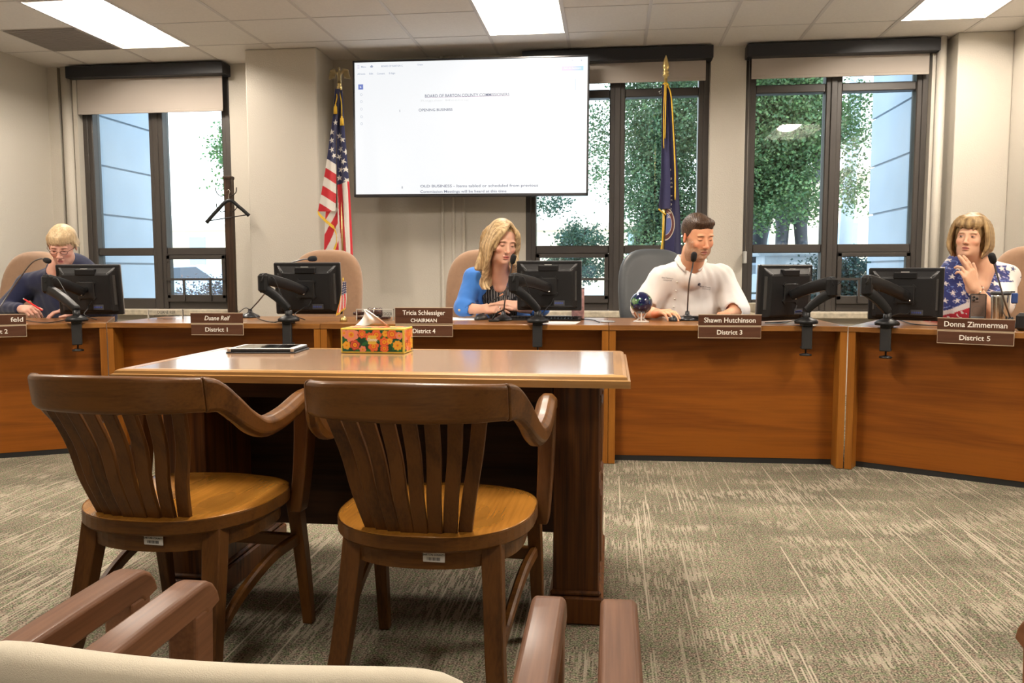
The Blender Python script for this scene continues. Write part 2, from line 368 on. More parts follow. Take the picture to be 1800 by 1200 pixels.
# ------------------------------------------------------------------ shell of the room
YB = 7.15; XL = -5.07; XR = 3.06; YF = -3.4
WALL = mat('painted_plaster', (.545, .51, .445), .62, bump=.9, bscale=110)
DARKMET = mat('bronze_window_metal', (.050, .043, .038), .42, spec=.5)
BLACK = mat('black_valance', (.012, .013, .018), .45)
def carpet():
    m = bpy.data.materials.new('patterned_carpet'); m.use_nodes = True; nt = m.node_tree; N = nt.nodes; L = nt.links; p = N['Principled BSDF']
    p.inputs['Roughness'].default_value = .95; p.inputs['Specular IOR Level'].default_value = .1
    tc = N.new('ShaderNodeTexCoord')
    def noise(scale, det, vs=(1, 1, 1)):
        mp = N.new('ShaderNodeMapping'); mp.inputs['Scale'].default_value = vs; L.new(tc.outputs['Object'], mp.inputs[0])
        n = N.new('ShaderNodeTexNoise'); n.inputs['Scale'].default_value = scale; n.inputs['Detail'].default_value = det; L.new(mp.outputs[0], n.inputs['Vector']); return n
    def ramp(src, stops):
        r = N.new('ShaderNodeValToRGB'); e = r.color_ramp.elements
        while len(e) < len(stops): e.new(.5)
        for q, (po, c) in zip(e, stops): q.position = po; q.color = (*c, 1) if len(c) == 3 else c
        L.new(src, r.inputs[0]); return r
    speck = ramp(noise(190, 4).outputs['Fac'], [(.33, (.030, .025, .017)), (.45, (.10, .090, .068)), (.55, (.205, .184, .142)), (.70, (.38, .345, .275))])
    tint = ramp(noise(55, 2).outputs['Fac'], [(.38, (.80, 1.05, .72)), (.5, (1, 1, .95)), (.62, (1.15, .92, .92))])
    mul = N.new('ShaderNodeMix'); mul.data_type = 'RGBA'; mul.blend_type = 'MULTIPLY'; mul.inputs[0].default_value = .8
    L.new(speck.outputs[0], mul.inputs[6]); L.new(tint.outputs[0], mul.inputs[7])
    big = ramp(noise(1, 3, (1.3, 3.2, 1)).outputs['Fac'], [(.35, (.80, .80, .80)), (.62, (1.25, 1.25, 1.25))])
    mul2 = N.new('ShaderNodeMix'); mul2.data_type = 'RGBA'; mul2.blend_type = 'MULTIPLY'; mul2.inputs[0].default_value = 1
    L.new(mul.outputs[2], mul2.inputs[6]); L.new(big.outputs[0], mul2.inputs[7])
    # loose light yarns run with the pile rows: each row is cut into random lengths, some of them light
    sx = N.new('ShaderNodeSeparateXYZ'); L.new(tc.outputs['Object'], sx.inputs[0])
    def mth(op, a, b=None):
        q = N.new('ShaderNodeMath'); q.operation = op
        for k, v in enumerate((a, b)):
            if v is None: continue
            if isinstance(v, (int, float)): q.inputs[k].default_value = v
            else: L.new(v, q.inputs[k])
        return q.outputs[0]
    def yarns(nx, ny, th, seed):
        cx = mth('FLOOR', mth('MULTIPLY', sx.outputs[0], nx)); w1 = N.new('ShaderNodeTexWhiteNoise'); w1.noise_dimensions = '1D'; L.new(mth('ADD', cx, seed), w1.inputs['W'])
        cy = mth('FLOOR', mth('ADD', mth('MULTIPLY', sx.outputs[1], ny), mth('MULTIPLY', w1.outputs[0], 37.)))
        cb = N.new('ShaderNodeCombineXYZ'); L.new(cx, cb.inputs[0]); L.new(cy, cb.inputs[1]); cb.inputs[2].default_value = seed
        w2 = N.new('ShaderNodeTexWhiteNoise'); w2.noise_dimensions = '3D'; L.new(cb.outputs[0], w2.inputs['Vector']); return mth('GREATER_THAN', w2.outputs[0], th)
    b1 = ramp(noise(1, 2, (2.6, 2.2, 1)).outputs['Fac'], [(.40, (.15, .15, .15)), (.60, (1, 1, 1))])
    b2 = ramp(noise(1, 2, (3.0, 5, 1)).outputs['Fac'], [(.47, (.12, .12, .12)), (.60, (1, 1, 1))])
    l1 = mth('MULTIPLY', yarns(220, 2.6, .945, 3.), b1.outputs[0]); l1b = yarns(200, 1.7, .980, 9.); l2 = mth('MULTIPLY', yarns(210, 16., .60, 5.), b2.outputs[0])
    st_ = mth('MAXIMUM', mth('MAXIMUM', l1, l1b), mth('MULTIPLY', l2, .65))
    st = N.new('ShaderNodeMath'); st.operation = 'MULTIPLY'; L.new(st_, st.inputs[0]); st.inputs[1].default_value = .80
    mix = N.new('ShaderNodeMix'); mix.data_type = 'RGBA'; L.new(st.outputs[0], mix.inputs[0]); L.new(mul2.outputs[2], mix.inputs[6]); mix.inputs[7].default_value = (.44, .385, .305, 1)
    L.new(mix.outputs[2], p.inputs['Base Color'])
    bp = N.new('ShaderNodeBump'); bp.inputs['Strength'].default_value = .5; bp.inputs['Distance'].default_value = .004; L.new(noise(190, 4).outputs['Fac'], bp.inputs['Height']); L.new(bp.outputs[0], p.inputs['Normal'])
    return m
def struct(name, mb, m, parent=None):
    o = mb.build(name, m, parent)
    if parent is None: o['kind'] = 'structure'
    return o
struct('floor', MB().box(XL, XR, YF, YB+.1, -.1, 0), carpet())
W3 = ((-4.79, -3.385), (-.735, .795), (1.09, 2.52))      # window openings
ZS, ZT = .70, 2.80
mb = MB(); xs = [XL-.2]
for a, b in W3: xs += [a, b]
xs += [XR+.2]
for a, b in zip(xs[::2], xs[1::2]): mb.box(a, b, YB, YB+.15, -.1, CE+.1)
for a, b in W3: mb.box(a, b, YB, YB+.15, -.1, ZS); mb.box(a, b, YB, YB+.15, ZT, CE+.1)
for a, b in ((XL, -4.97), (-4.83, -4.79), (2.52, 2.60)): mb.box(a, b, YB-.07, YB, 0, CE)
struct('wall_back', mb, WALL)
struct('wall_left', MB().box(XL-.2, XL, YF, YB, -.1, CE+.1), WALL)
struct('wall_right', MB().box(XR, XR+.2, YF, YB, -.1, CE+.1), WALL)
struct('wall_front', MB().box(XL, XR, YF-.2, YF, -.1, CE+.1), WALL)
o = MB().box(-3.035, -2.42, 6.72, YB, 0, CE).build('trim_1', WALL, bevel=.012); o['kind'] = 'structure'
o = MB().box(2.65, XR, 6.93, YB, 0, CE).build('trim_2', WALL, bevel=.012); o['kind'] = 'structure'
# mouldings run up the wall below and behind the screen, pipe beside the right window
mb = MB()
for px in (778, 797, 815): x = at(px, 450, 7.12)[0]; mb.box(x-.012, x+.012, YB-.03, YB, 0, CE)
mb.box(at(778, 450, 7.12)[0], at(815, 450, 7.12)[0], YB-.012, YB, 0, CE)
o = mb.build('trim_3', WALL, bevel=.006); o['kind'] = 'structure'
mb = MB().tube([(2.575, YB-.10, 0), (2.575, YB-.10, CE)], .034, 16).tube([(-4.90, YB-.04, 0), (-4.90, YB-.04, CE)], .05, 16)
mb.box(.80, 1.085, YB-.035, YB, 0, CE)
o = mb.build('trim_4', WALL); o['kind'] = 'structure'
# ceiling of two-foot tiles, with openings where the light fittings sit
gx = [XL]+[-4.626+.61*i for i in range(0, 13)]+[XR]; gx = sorted(v for v in gx if XL <= v <= XR)
gy = sorted(v for v in [YF]+[5.344+.61*j for j in range(-14, 3)]+[YB] if YF <= v <= YB)
lights = [(i, j) for i in (1, 6, 11) for j in (0, -5)]+[(6, -10)]  # lone rearmost fitting is unseen, added to brighten the foreground chairs
def lit(cx, cy):
    for i, j in lights:
        if -4.626+.61*i < cx < -4.626+.61*(i+1) and 5.344+.61*j < cy < 5.344+.61*(j+2): return True
TILE = mat('ceiling_tile', (.74, .70, .655), .85, bump=.8, bscale=260, var=.03, vscale=60)
mb = MB()
for a, b in zip(gx, gx[1:]):
    for c, d in zip(gy, gy[1:]):
        if not lit((a+b)/2, (c+d)/2): mb.box(a, b, c, d, CE, CE+.02)
vent = MB(); vx0, vy0 = -4.626, 5.344+.61
struct('ceiling', mb, TILE)
GRID = mat('ceiling_grid_metal', (.58, .54, .51), .5)
mb = MB()
for x in gx[1:-1]: mb.box(x-.012, x+.012, YF, YB, CE-.0035, CE)
for y in gy[1:-1]: mb.box(XL, XR, y-.006, y+.006, CE-.0025, CE)
for i, j in (): pass
g = struct('ceiling_grid', mb, GRID)
struct('ceiling_void', MB().box(XL-.2, XR+.2, YF-.2, YB+.3, CE+.3, CE+.35), mat('void_dark', (.05, .05, .05)))
# dark return-air panel
o = thing('ceiling_vent', (vx0+.305, vy0+.305, CE-.004), 'flat grey return-air panel set in the ceiling beside the left light', 'vent')
MB().box(-.293, .293, -.293, .293, -.004, .002).build('panel', mat('grey_vent', (.30, .27, .25), .7, bump=.5, bscale=150), o)
mb = MB()
for k in range(24): y = -.28+k*.0243; mb.box(-.285, .285, y-.003, y+.003, -.007, -.004)
mb.build('slat', mat('grey_vent', ()), o)
# light fittings
HOUSE = mat('white_enamel', (.85, .83, .80), .4); LAMP = mat('lamp_lens', (1, 1, 1), .5, emis=((1, .89, .76), LAMP_S))
llab = {(1, 0): 'recessed troffer light nearest the left wall window', (6, 0): 'recessed troffer light above the wall screen', (11, 0): 'recessed troffer light at the right end above the right pilaster'}
proto = None
for i, j in lights:
    cx, cy = -4.626+.61*(i+.5), 5.344+.61*(j+1)
    lab = llab.get((i, j), 'unseen recessed troffer light nearer the camera')
    if proto is None:
        o = proto = thing('ceiling_light', (cx, cy, CE), lab, 'light', 'recessed ceiling lights')
        mb = MB(); hx, hy = .29, .595
        # sloping enamel reflectors round the lens
        q = [(-hx, -hy, 0), (hx, -hy, 0), (hx, hy, 0), (-hx, hy, 0)]; w = [(-.14, -hy+.14, .115), (.14, -hy+.14, .115), (.14, hy-.14, .115), (-.14, hy-.14, .115)]
        mb.add(q+w, [(0, 1, 5, 4), (1, 2, 6, 5), (2, 3, 7, 6), (3, 0, 4, 7), (4, 5, 6, 7)])
        mb.build('reflector', HOUSE, o)
        mb = MB(); t = .014
        mb.box(-.305+t, -hx, -.61+t, .61-t, -.006, .03).box(hx, .305-t, -.61+t, .61-t, -.006, .03).box(-hx, hx, -.61+t, -hy, -.006, .03).box(-hx, hx, hy, .61-t, -.006, .03)
        mb.build('frame', HOUSE, o)
        mb = MB(); n = 10; secs = []
        for yy in (-hy+.14, hy-.14):
            secs.append([(-.125+.25*k/n, yy, .110-.03*math.sin(PI*k/n)) for k in range(n+1)])
        mb.sweep(secs, True, False, False); mb.build('lens', LAMP, o)
    else:
        o = copy_tree(proto); o.location = (cx, cy, CE); o['label'] = lab
        if j:
            ln_ = [c for c in o.children if c.name.startswith('lens')][0]; ln_.data = ln_.data.copy(); ln_.data.materials[0] = mat('lamp_lens_row_%d' % -j, (1, 1, 1), .5, emis=((1, .89, .76), LAMP_S*(1.6 if j == -5 else .6)))
# windows
GLASS = bpy.data.materials.new('window_glass'); GLASS.use_nodes = True; nt = GLASS.node_tree; nt.nodes.clear()
_o = nt.nodes.new('ShaderNodeOutputMaterial'); _m = nt.nodes.new('ShaderNodeMixShader'); _t = nt.nodes.new('ShaderNodeBsdfTransparent'); _g = nt.nodes.new('ShaderNodeBsdfGlossy'); _fr = nt.nodes.new('ShaderNodeFresnel')
_t.inputs[0].default_value = (.93, .97, .96, 1); _g.inputs['Roughness'].default_value = .02; _fr.inputs[0].default_value = 1.6
nt.links.new(_fr.outputs[0], _m.inputs[0]); nt.links.new(_t.outputs[0], _m.inputs[1]); nt.links.new(_g.outputs[0], _m.inputs[2]); nt.links.new(_m.outputs[0], _o.inputs[0])
def window(n, x0, x1, hop):
    r = bpy.data.objects.new('window_%d' % n, None); COL.objects.link(r); r['kind'] = 'structure'; r.location = (0, 0, 0)
    ya, yb = YB+.01, YB+.13
    w = x1-x0; ml, mr = x0+.085, x1-.085; c = (x0+x1)/2-.01*hop; m0, m1 = c-.065, c+.065
    mb = MB()
    mb.box(x0, ml, ya, yb, ZS, ZT, bev=.008).box(mr, x1, ya, yb, ZS, ZT, bev=.008).box(m0, m1, ya, yb, ZS, ZT, bev=.008)
    mb.box(c-.025, c+.025, ya-.012, ya+.01, ZS, ZT, bev=.004).box(x0, x0+.045, ya-.012, ya+.01, ZS, ZT, bev=.004).box(x1-.045, x1, ya-.012, ya+.01, ZS, ZT, bev=.004)
    for a, b in ((ml, m0), (m1, mr)):
        mb.box(a, b, ya+.015, yb, ZS, ZS+.095, bev=.006).box(a, b, ya+.015, yb, ZT-.06, ZT, bev=.006)
        mb.box(a, b, ya+.015, yb, 2.497, 2.565, bev=.006).box(a, b, ya+.015, yb, 1.188, 1.258, bev=.006)
    mb.build('window_frame', DARKMET, r)
    a, b = (m1, mr) if hop > 0 else (ml, m0)
    mb = MB(); z0, z1 = ZS+.095, 1.188; t = .035
    mb.box(a, a+t, ya-.012, ya+.045, z0, z1, bev=.004).box(b-t, b, ya-.012, ya+.045, z0, z1, bev=.004).box(a, b, ya-.012, ya+.045, z1-t, z1, bev=.004).box(a, b, ya-.012, ya+.045, z0-.03, z0+t, bev=.004)
    mb.box(a-.005, b+.005, ya-.024, ya-.008, z0+.165, z0+.185)
    for k in ((.3, .75) if hop > 0 else (.44,)): x = a+(b-a)*k; mb.box(x-.009, x+.009, ya-.03, ya-.01, z0-.02, z0+.18)
    for zz in (z1-.06, z0+.05):
        for xx in (a+.012, b-.012): mb.box(xx-.004, xx+.004, ya-.018, ya-.01, zz-.004, zz+.004)
    mb.build('hopper_sash', DARKMET, r)
    mb = MB()
    for a, b in ((ml, m0), (m1, mr)):
        for z0, z1 in ((ZS+.095, 1.188), (1.258, 2.497), (2.565, ZT-.06)): mb.box(a, b, yb-.045, yb-.041, z0, z1)
    mb.build('glass', GLASS, r)
    s = MB().box(x0-.03, x1+.03, YB-.09, YB+.01, ZS-.055, ZS-.004, bev=.006).build('window_sill', mat('marble_sill', (.50, .44, .34), .35, var=.25, vscale=25), r)
    return r
window(1, *W3[0], 1); window(2, *W3[1], -1); window(3, *W3[2], 1)
SHADE = mat('shade_cloth', (.42, .375, .33), .8, bump=.3, bscale=900)
for k, (x0, x1, zb, lab) in enumerate(((-4.80, -3.40, 2.455, 'cream roller shade lowered furthest, on the left window'), (-.72, .765, 2.60, 'cream roller shade raised high on the middle window behind the screen'), (1.10, 2.505, 2.60, 'cream roller shade raised high on the right window'))):
    o = thing('roller_shade', ((x0+x1)/2, YB-.06, ZT), lab, 'roller shade', 'roller shades over the windows'); hw = (x1-x0)/2
    MB().box(-hw-.03, hw+.04, -.10, .055, -.045, .055, bev=.004).build('valance', BLACK, o)
    MB().box(-hw+.02, hw-.01, -.012, -.009, zb-ZT, -.03).build('cloth', SHADE, o)
    MB().box(-hw+.02, hw-.01, -.016, -.005, zb-ZT-.006, zb-ZT+.018, bev=.003).build('hem_bar', SHADE, o)
    if k == 2:
        MB().tube([(-hw-.0, -.03, -.04), (-hw-.0, -.03, -1.62)], .0025, 6).build('pull_chain', mat('chain_grey', (.35, .33, .3), .4, metal=.6), o)
        MB().box(-hw-.012, -hw+.012, -.04, .045, -1.70, -1.60, bev=.004).build('chain_holder', mat('clear_plastic', (.5, .5, .48), .3), o)
# ------------------------------------------------------------------ outside the windows
def outdoor():
    PAVE = mat('pale_concrete', (.62, .61, .58), .85, var=.08, vscale=3)
    o = MB().box(-40, 40, 7.31, 70, -.5, -.25).build('ground', PAVE); o['kind'] = 'structure'
    # stone wings of the building either side, drafted joints
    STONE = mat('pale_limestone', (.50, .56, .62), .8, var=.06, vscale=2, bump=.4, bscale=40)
    for nm, xa, xb, face in (('wing_wall_left', -6.2, -4.79, 1), ('wing_wall_right', 2.52, 4.0, -1)):
        mb = MB(); z = -.25; h = .46
        while z < 7:
            mb.box(xa, xb, 7.305, 8.6, z, z+h-.02, bev=.0)
            mb.box(xa+.03, xb-.03, 7.305, 8.57, z+h-.02, z+h); z += h
        o = mb.build(nm, STONE); o['kind'] = 'structure'
    # leaves
    def leafmat(n, c1, c2):
        m = bpy.data.materials.new(n); m.use_nodes = True; nt = m.node_tree; N = nt.nodes; L = nt.links; p = N['Principled BSDF']
        a = N.new('ShaderNodeAttribute'); a.attribute_name = 'Col'; L.new(a.outputs['Color'], p.inputs['Base Color']); p.inputs['Roughness'].default_value = .5
        tr = N.new('ShaderNodeBsdfTranslucent'); L.new(a.outputs['Color'], tr.inputs[0]); mx = N.new('ShaderNodeMixShader'); mx.inputs[0].default_value = .35
        L.new(p.outputs[0], mx.inputs[1]); L.new(tr.outputs[0], mx.inputs[2]); L.new(mx.outputs[0], N['Material Output'].inputs[0]); return m
    LM = leafmat('leaves', 0, 0)
    def leaves(blobs, n, size, base, seed):
        r = np.random.default_rng(seed); tot = sum(b[3]*b[4]*b[5] for b in blobs); VV = []; CC = []
        un = lambda a: a/np.linalg.norm(a, axis=-1, keepdims=True)
        for (cx, cy, cz, rx, ry, rz) in blobs:
            K = 22; tw = max(6, int(n*rx*ry*rz/tot)//K)
            # twigs carry the leaves in sprays
            c = un(r.normal(size=(tw, 3)))*(r.uniform(.10, 1, tw)**.45)[:, None]*[rx, ry, rz]+[cx, cy, cz]
            d = un(r.normal(size=(tw, 3))); tone = r.uniform(.6, 1.4, (tw, 1, 1))
            p = c[:, None]+d[:, None]*r.uniform(-.24, .24, (tw, K, 1))+r.normal(size=(tw, K, 3))*.05
            a = r.normal(size=(tw, K, 3)); a[..., 2] = a[..., 2]*.5-.4; a = un(a); b = un(np.cross(a, r.normal(size=(tw, K, 3))))
            L_, W_ = size*r.uniform(.7, 1.3, (tw, K, 1)), size*r.uniform(.28, .46, (tw, K, 1)); nn = np.cross(a, b)*size*.12
            VV.append(np.stack([p-a*L_*.5, p+b*W_+nn, p+a*L_*.55, p-b*W_+nn], 2).reshape(-1, 3))
            col = np.array(base)*tone*r.uniform(.75, 1.3, (tw, K, 1))*np.concatenate([r.uniform(.85, 1.25, (tw, K, 1)), np.ones((tw, K, 1)), r.uniform(.8, 1.2, (tw, K, 1))], 2)
            CC.append(np.repeat(col.reshape(-1, 3), 4, 0))
        V = np.concatenate(VV).astype(np.float32); m = len(V)//4; me = bpy.data.meshes.new('leaves'); me.vertices.add(len(V)); me.vertices.foreach_set('co', V.ravel())
        me.loops.add(len(V)); me.loops.foreach_set('vertex_index', np.arange(len(V), dtype=np.int32)); me.polygons.add(m); me.polygons.foreach_set('loop_start', np.arange(0, len(V), 4, dtype=np.int32)); me.update(calc_edges=True)
        paint(me, np.concatenate(CC)); return me
    BARK = mat('bark', (.022, .018, .014), .9, bump=.8, bscale=30, var=.3, vscale=12)
    def tree(name, lab, base, branches, blobs, n, size, col, seed, group=None):
        o = thing(name, base, lab, 'tree', group); b = Vector(base)
        mb = MB()
        for pts, rs in branches: mb.tube([Vector(p)-b for p in pts], rs, 10)
        mb.build('trunk', BARK, o)
        me = leaves([(x-b.x, y-b.y, z-b.z, rx, ry, rz) for x, y, z, rx, ry, rz in blobs], n, size, col, seed)
        f = link('foliage', me, LM, o); f['kind'] = 'stuff'; return o
    def A(px, py, Y): return tuple(at(px, py, Y))
    def B(px, py, Y, rpx, rpy, ry): c = at(px, py, Y); s = Y/1453; return (*c, rpx*s, ry, rpy*s)
    g = (.115, .20, .10)
    tree('shade_tree', 'large leafy tree filling the pane behind the blue flag', (A(1135, 500, 12)[0], 12, -.25),
         [([(A(1135, 500, 12)[0], 12, -.3), A(1130, 440, 12), A(1160, 300, 12.3), A(1190, 150, 12.5)], [.2, .17, .13, .06]), ([A(1140, 400, 12), A(1215, 380, 11.7), A(1260, 340, 11.7)], [.08, .05, .03])],
         [B(1160, 180, 12.2, 85, 120, 1.0), B(1150, 330, 12, 72, 95, .8), B(1170, 440, 11.7, 65, 60, .6), B(1120, 60, 12, 90, 70, .8), B(1190, 250, 11.6, 60, 80, .6), B(1050, 260, 12.5, 22, 75, .4), B(1230, 390, 11.8, 50, 70, .6)], 52000, .044, g, 3, 'trees outside the windows')
    tree('shade_tree', 'broad leafy tree overhanging the statue outside the right window', (A(1255, 500, 11)[0], 11, -.25),
         [([(A(1255, 500, 11)[0], 11, -.3), A(1262, 420, 11), A(1300, 330, 11), A(1360, 200, 11.2), A(1420, 60, 11.3)], [.26, .24, .2, .13, .06]), ([A(1290, 340, 11), A(1400, 290, 10.9), A(1480, 240, 10.8)], [.1, .06, .03]), ([A(1330, 270, 11), A(1310, 150, 10.8), A(1340, 40, 10.8)], [.1, .06, .03])],
         [B(1350, 120, 11.2, 110, 75, 1.), B(1380, 230, 11, 85, 75, .8), B(1340, 300, 11.2, 75, 60, .7), B(1395, 340, 10.8, 62, 45, .5), B(1330, 370, 11, 45, 32, .4), B(1430, 200, 10.8, 45, 80, .5), B(1505, 215, 11.2, 34, 55, .4), B(1495, 330, 11.2, 26, 40, .35)], 52000, .044, (.12, .22, .09), 4, 'trees outside the windows')
    tree('ornamental_tree', 'small sparse tree by the low wall, left pane of middle window', (A(1010, 520, 15)[0], 15, -.25),
         [([(A(1010, 520, 15)[0], 15, -.3), A(1015, 460, 15), A(1030, 400, 15)], [.06, .05, .02])],
         [B(1020, 420, 15, 42, 22, .5), B(1010, 470, 15, 55, 22, .5), B(965, 360, 14, 22, 14, .3), B(985, 350, 14, 10, 10, .2)], 7000, .05, (.05, .11, .07), 5, 'trees outside the windows')
    tree('shade_tree', 'thin leafy branch tree seen in the left window', (A(420, 480, 13)[0], 13, -.25),
         [([(A(425, 520, 13)[0], 13, -.3), A(425, 400, 13), A(415, 250, 13), A(405, 150, 13)], [.12, .1, .08, .04])],
         [B(400, 265, 13, 26, 26, .3), B(408, 230, 13, 18, 12, .3), B(395, 320, 13, 10, 8, .2), B(430, 280, 13, 30, 60, .4)], 5000, .05, (.10, .22, .08), 6, 'trees outside the windows')
    tree('dark_shrub', 'dark evergreen shrub behind the right window hopper', (A(1500, 520, 12)[0], 12.5, -.25),
         [([(A(1500, 520, 12.5)[0], 12.5, -.3), A(1500, 480, 12.5)], [.05, .03])],
         [B(1500, 490, 12.5, 45, 45, .5), B(1480, 535, 12.5, 40, 40, .5), B(1435, 490, 13, 28, 35, .4)], 9000, .05, (.035, .07, .06), 7, 'shrubs outside the windows')
    tree('flowering_shrub', 'low flowering shrub under the left window', (A(350, 540, 11)[0], 11, -.25),
         [([(A(350, 540, 11)[0], 11, -.3), A(350, 520, 11)], [.03, .02])],
         [B(330, 527, 11, 50, 9, .3), B(385, 515, 11, 22, 18, .3)], 2500, .035, (.16, .14, .13), 8, 'shrubs outside the windows')
    # bronze figure on a plinth, seen under the branches
    BR = mat('weathered_bronze', (.018, .02, .026), .6)
    c = at(1390, 437, 14.); s = 14/1453
    t = thing('statue', (c[0], 14, -.25), 'dark bronze standing figure on a stone plinth under the tree', 'statue')
    Fd = Field(axis(-.7, .7, .03), axis(-.4, .4, .03), axis(c[2], c[2]+2.5, .03)); z = c[2]+.02
    for sx in (-1, 1):
        Fd.cone((sx*.16, -.05, z), (sx*.13, 0, z+.5), .1, .11, .05).cone((sx*.13, 0, z+.5), (sx*.1, 0, z+1.05), .12, .17, .08).cone((sx*.16, -.2, z+.02), (sx*.16, .05, z+.03), .07, .08, .04)
        Fd.cone((sx*.28, 0, z+1.7), (sx*.42, -.05, z+1.25), .1, .08, .05).cone((sx*.42, -.05, z+1.25), (sx*.3, -.25, z+1.05), .08, .06, .04)
    Fd.cone((0, 0, z+1.05), (0, 0, z+1.65), .2, .24, .1).cone((0, 0, z+1.75), (0, 0, z+1.9), .09, .09, .05).ell((0, -.02, z+2.05), (.13, .15, .18), .04)
    me, _ = Fd.mesh('fig'); me.transform(T(0, 0, .25)); link('figure', me, BR, t)
    pz = c[2]+.25
    MB().box(-.55, .55, -.45, .45, 0, pz*.75, bev=.03).box(-.48, .48, -.4, .4, pz*.7, pz-.1).box(-.6, .6, -.5, .5, pz-.12, pz, bev=.03).build('plinth', mat('plinth_stone', (.42, .46, .50), .8, var=.1, vscale=4), t)
    # second sculpture further left
    c = at(1338, 462, 15.)
    t = thing('statue', (c[0], 15, -.25), 'slender bronze sculpture on a pedestal at the far left of the right window', 'statue')
    z = c[2]+.25; mb = MB(); mb.tube([(-.1, 0, z), (-.05, 0, z+.5), (0, 0, z+.9), (-.05, 0, z+1.3)], [.14, .16, .2, .12], 10).tube([(0, 0, z+.95), (.3, 0, z+.8), (.62, 0, z+.95)], [.1, .07, .04], 8).tube([(0, 0, z+.9), (-.1, 0, z+1.35)], [.1, .08], 8)
    mb.build('figure', BR, t); MB().box(-.4, .4, -.4, .4, 0, z, bev=.04).build('plinth', mat('plinth_stone', ()), t)
    # buildings across the street
    def building(x0, x1, Y, h, colr, lab, nm='building'):
        o = thing('far_building', ((x0+x1)/2, Y, -.25), lab, 'building', 'buildings across the street'); w = (x1-x0)/2
        MB().box(-w, w, 0, 4, 0, h).build('wall', mat(nm, colr, .8, var=.05, vscale=1), o)
        MB().box(-w-.2, w+.2, -.2, 4, h, h+.3).build('roof', mat('roof_trim', (.6, .5, .4)), o)
        n = max(2, int(w/1.4)); mb0 = MB()
        for k in range(n):
            x = -w+(k+.5)*2*w/n
            q = MB().box(x-.4, x+.4, -.06, .02, 1.2, 2.9).build('window', mat('far_window', (.30, .40, .48), .2), o)
    building(3.6, 9.5, 30, 4.5, (.80, .70, .52), 'cream two-storey building behind the statue')
    building(10.2, 20, 34, 4.2, (.75, .68, .60), 'pale low building seen past the stone wing on the right')
    building(-6, 2.5, 36, 3.0, (.80, .80, .78), 'white low building beyond the small tree')
    building(-24, -10, 38, 3.2, (.82, .82, .84), 'white flat building beyond the parked car')
    # low white wall
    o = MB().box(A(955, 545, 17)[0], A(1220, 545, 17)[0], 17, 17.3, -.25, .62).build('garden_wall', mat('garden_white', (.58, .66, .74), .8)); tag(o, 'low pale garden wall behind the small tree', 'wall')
    # utility pole
    c0, c1 = A(1480, 450, 16), A(1492, 300, 16)
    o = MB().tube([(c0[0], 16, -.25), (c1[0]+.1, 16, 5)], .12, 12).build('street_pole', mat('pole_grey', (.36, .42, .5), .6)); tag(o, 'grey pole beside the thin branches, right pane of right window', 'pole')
    # parked car
    c = at(335, 497, 22.); o = thing('car', (c[0], 22, -.25), 'pale blue car parked outside the left window', 'car')
    prof = [(-2.1, .3), (-2.15, .75), (-1.9, .95), (-1.2, 1.02), (-.6, 1.42), (.7, 1.46), (1.35, 1.05), (2.0, .95), (2.15, .6), (2.1, .3)]
    mb = MB(); mb.prism([(x, z) for x, z in prof], -.85, .85, RX(PI/2)); mb.build('body', mat('car_paint', (.45, .62, .85), .25, coat=.5), o, bevel=.06)
    MB().prism([(-1.05, 1.03), (-.55, 1.36), (.62, 1.4), (1.15, 1.05)], -.87, .87, RX(PI/2)).build('glazing', mat('car_glass', (.05, .07, .1), .1), o)
    for x in (-1.35, 1.35):
        for y in (-.8, .8): MB().lathe([(.05, -.1), (.33, -.1), (.35, 0), (.33, .1), (.05, .1)], 20, T(x, y, .34) @ RX(PI/2)).build('wheel', mat('tyre', (.02, .02, .02), .7), o)
    # thin railing outside the right window
    c = at(1340, 515, 9.6); o = thing('railing', (c[0], 9.6, -.25), 'thin dark garden railing low outside the right window', 'railing')
    mb = MB().tube([(-.6, 0, c[2]+.25), (.6, 0, c[2]+.25)], .012, 8)
    for x in (-.6, -.2, .2, .6): mb.tube([(x, 0, 0), (x, 0, c[2]+.25)], .01, 6)
    mb.build('bars', mat('railing_iron', (.03, .05, .05), .5), o)
outdoor()
# ------------------------------------------------------------------ furniture
def Zp(px, py, z):
    d = _f+(px-900)/F_PX*_r-(py-600)/F_PX*_u; t = (z-CAM_H)/d[2]; return np.array([d[0]*t, d[1]*t, z])
OAK = wood('oak_laminate', (.165, .044, .003), (.24, .071, .005), 0, .8, rough=.45, ring=.55)
OAKV = wood('oak_laminate_upright', (.20, .065, .008), (.30, .110, .014), 2, .8, rough=.38, ring=.4)
OAKT = wood('oak_laminate_top', (.16, .060, .014), (.30, .13, .033), 0, .8, rough=.30, coat=.25, ring=.4)
SEAM = mat('metal_seam', (.55, .50, .45), .4)
HD, DT, DD = .755, .028, .70
CORN = [(-2.85, 4.385), (-1.60, 4.4095), (-.01, 4.4405), (1.225, 4.4646)]
def unit(lab, p, q, L=None, end=None):
    p = Vector(p); q = Vector(q); d = (q-p).normalized(); L = L or (q-p).length; a = math.atan2(d.y, d.x)
    o = thing('desk_unit', (p.x, p.y, 0), lab, 'desk', 'units of the curved board desk', rz=a)
    g = .0012
    MB().box(g, L-g, 0, DD, HD-DT, HD).build('worktop', OAKT, o, bevel=.002)
    for x0 in (g, L-g-.036): MB().box(x0, x0+.036, .004, DD-.05, .002, HD-DT).build('side_panel', OAKV, o, bevel=.0015)
    MB().box(.037, L-.037, .10, .118, .03, HD-DT).build('front_panel', OAK, o)
    MB().box(.037, L-.037, .102, .116, 0, .03).build('plinth', mat('gap_shade_black', (.01, .01, .01), .6), o)  # black strip stands in for the shaded gap under the front panel
    return o, a, L
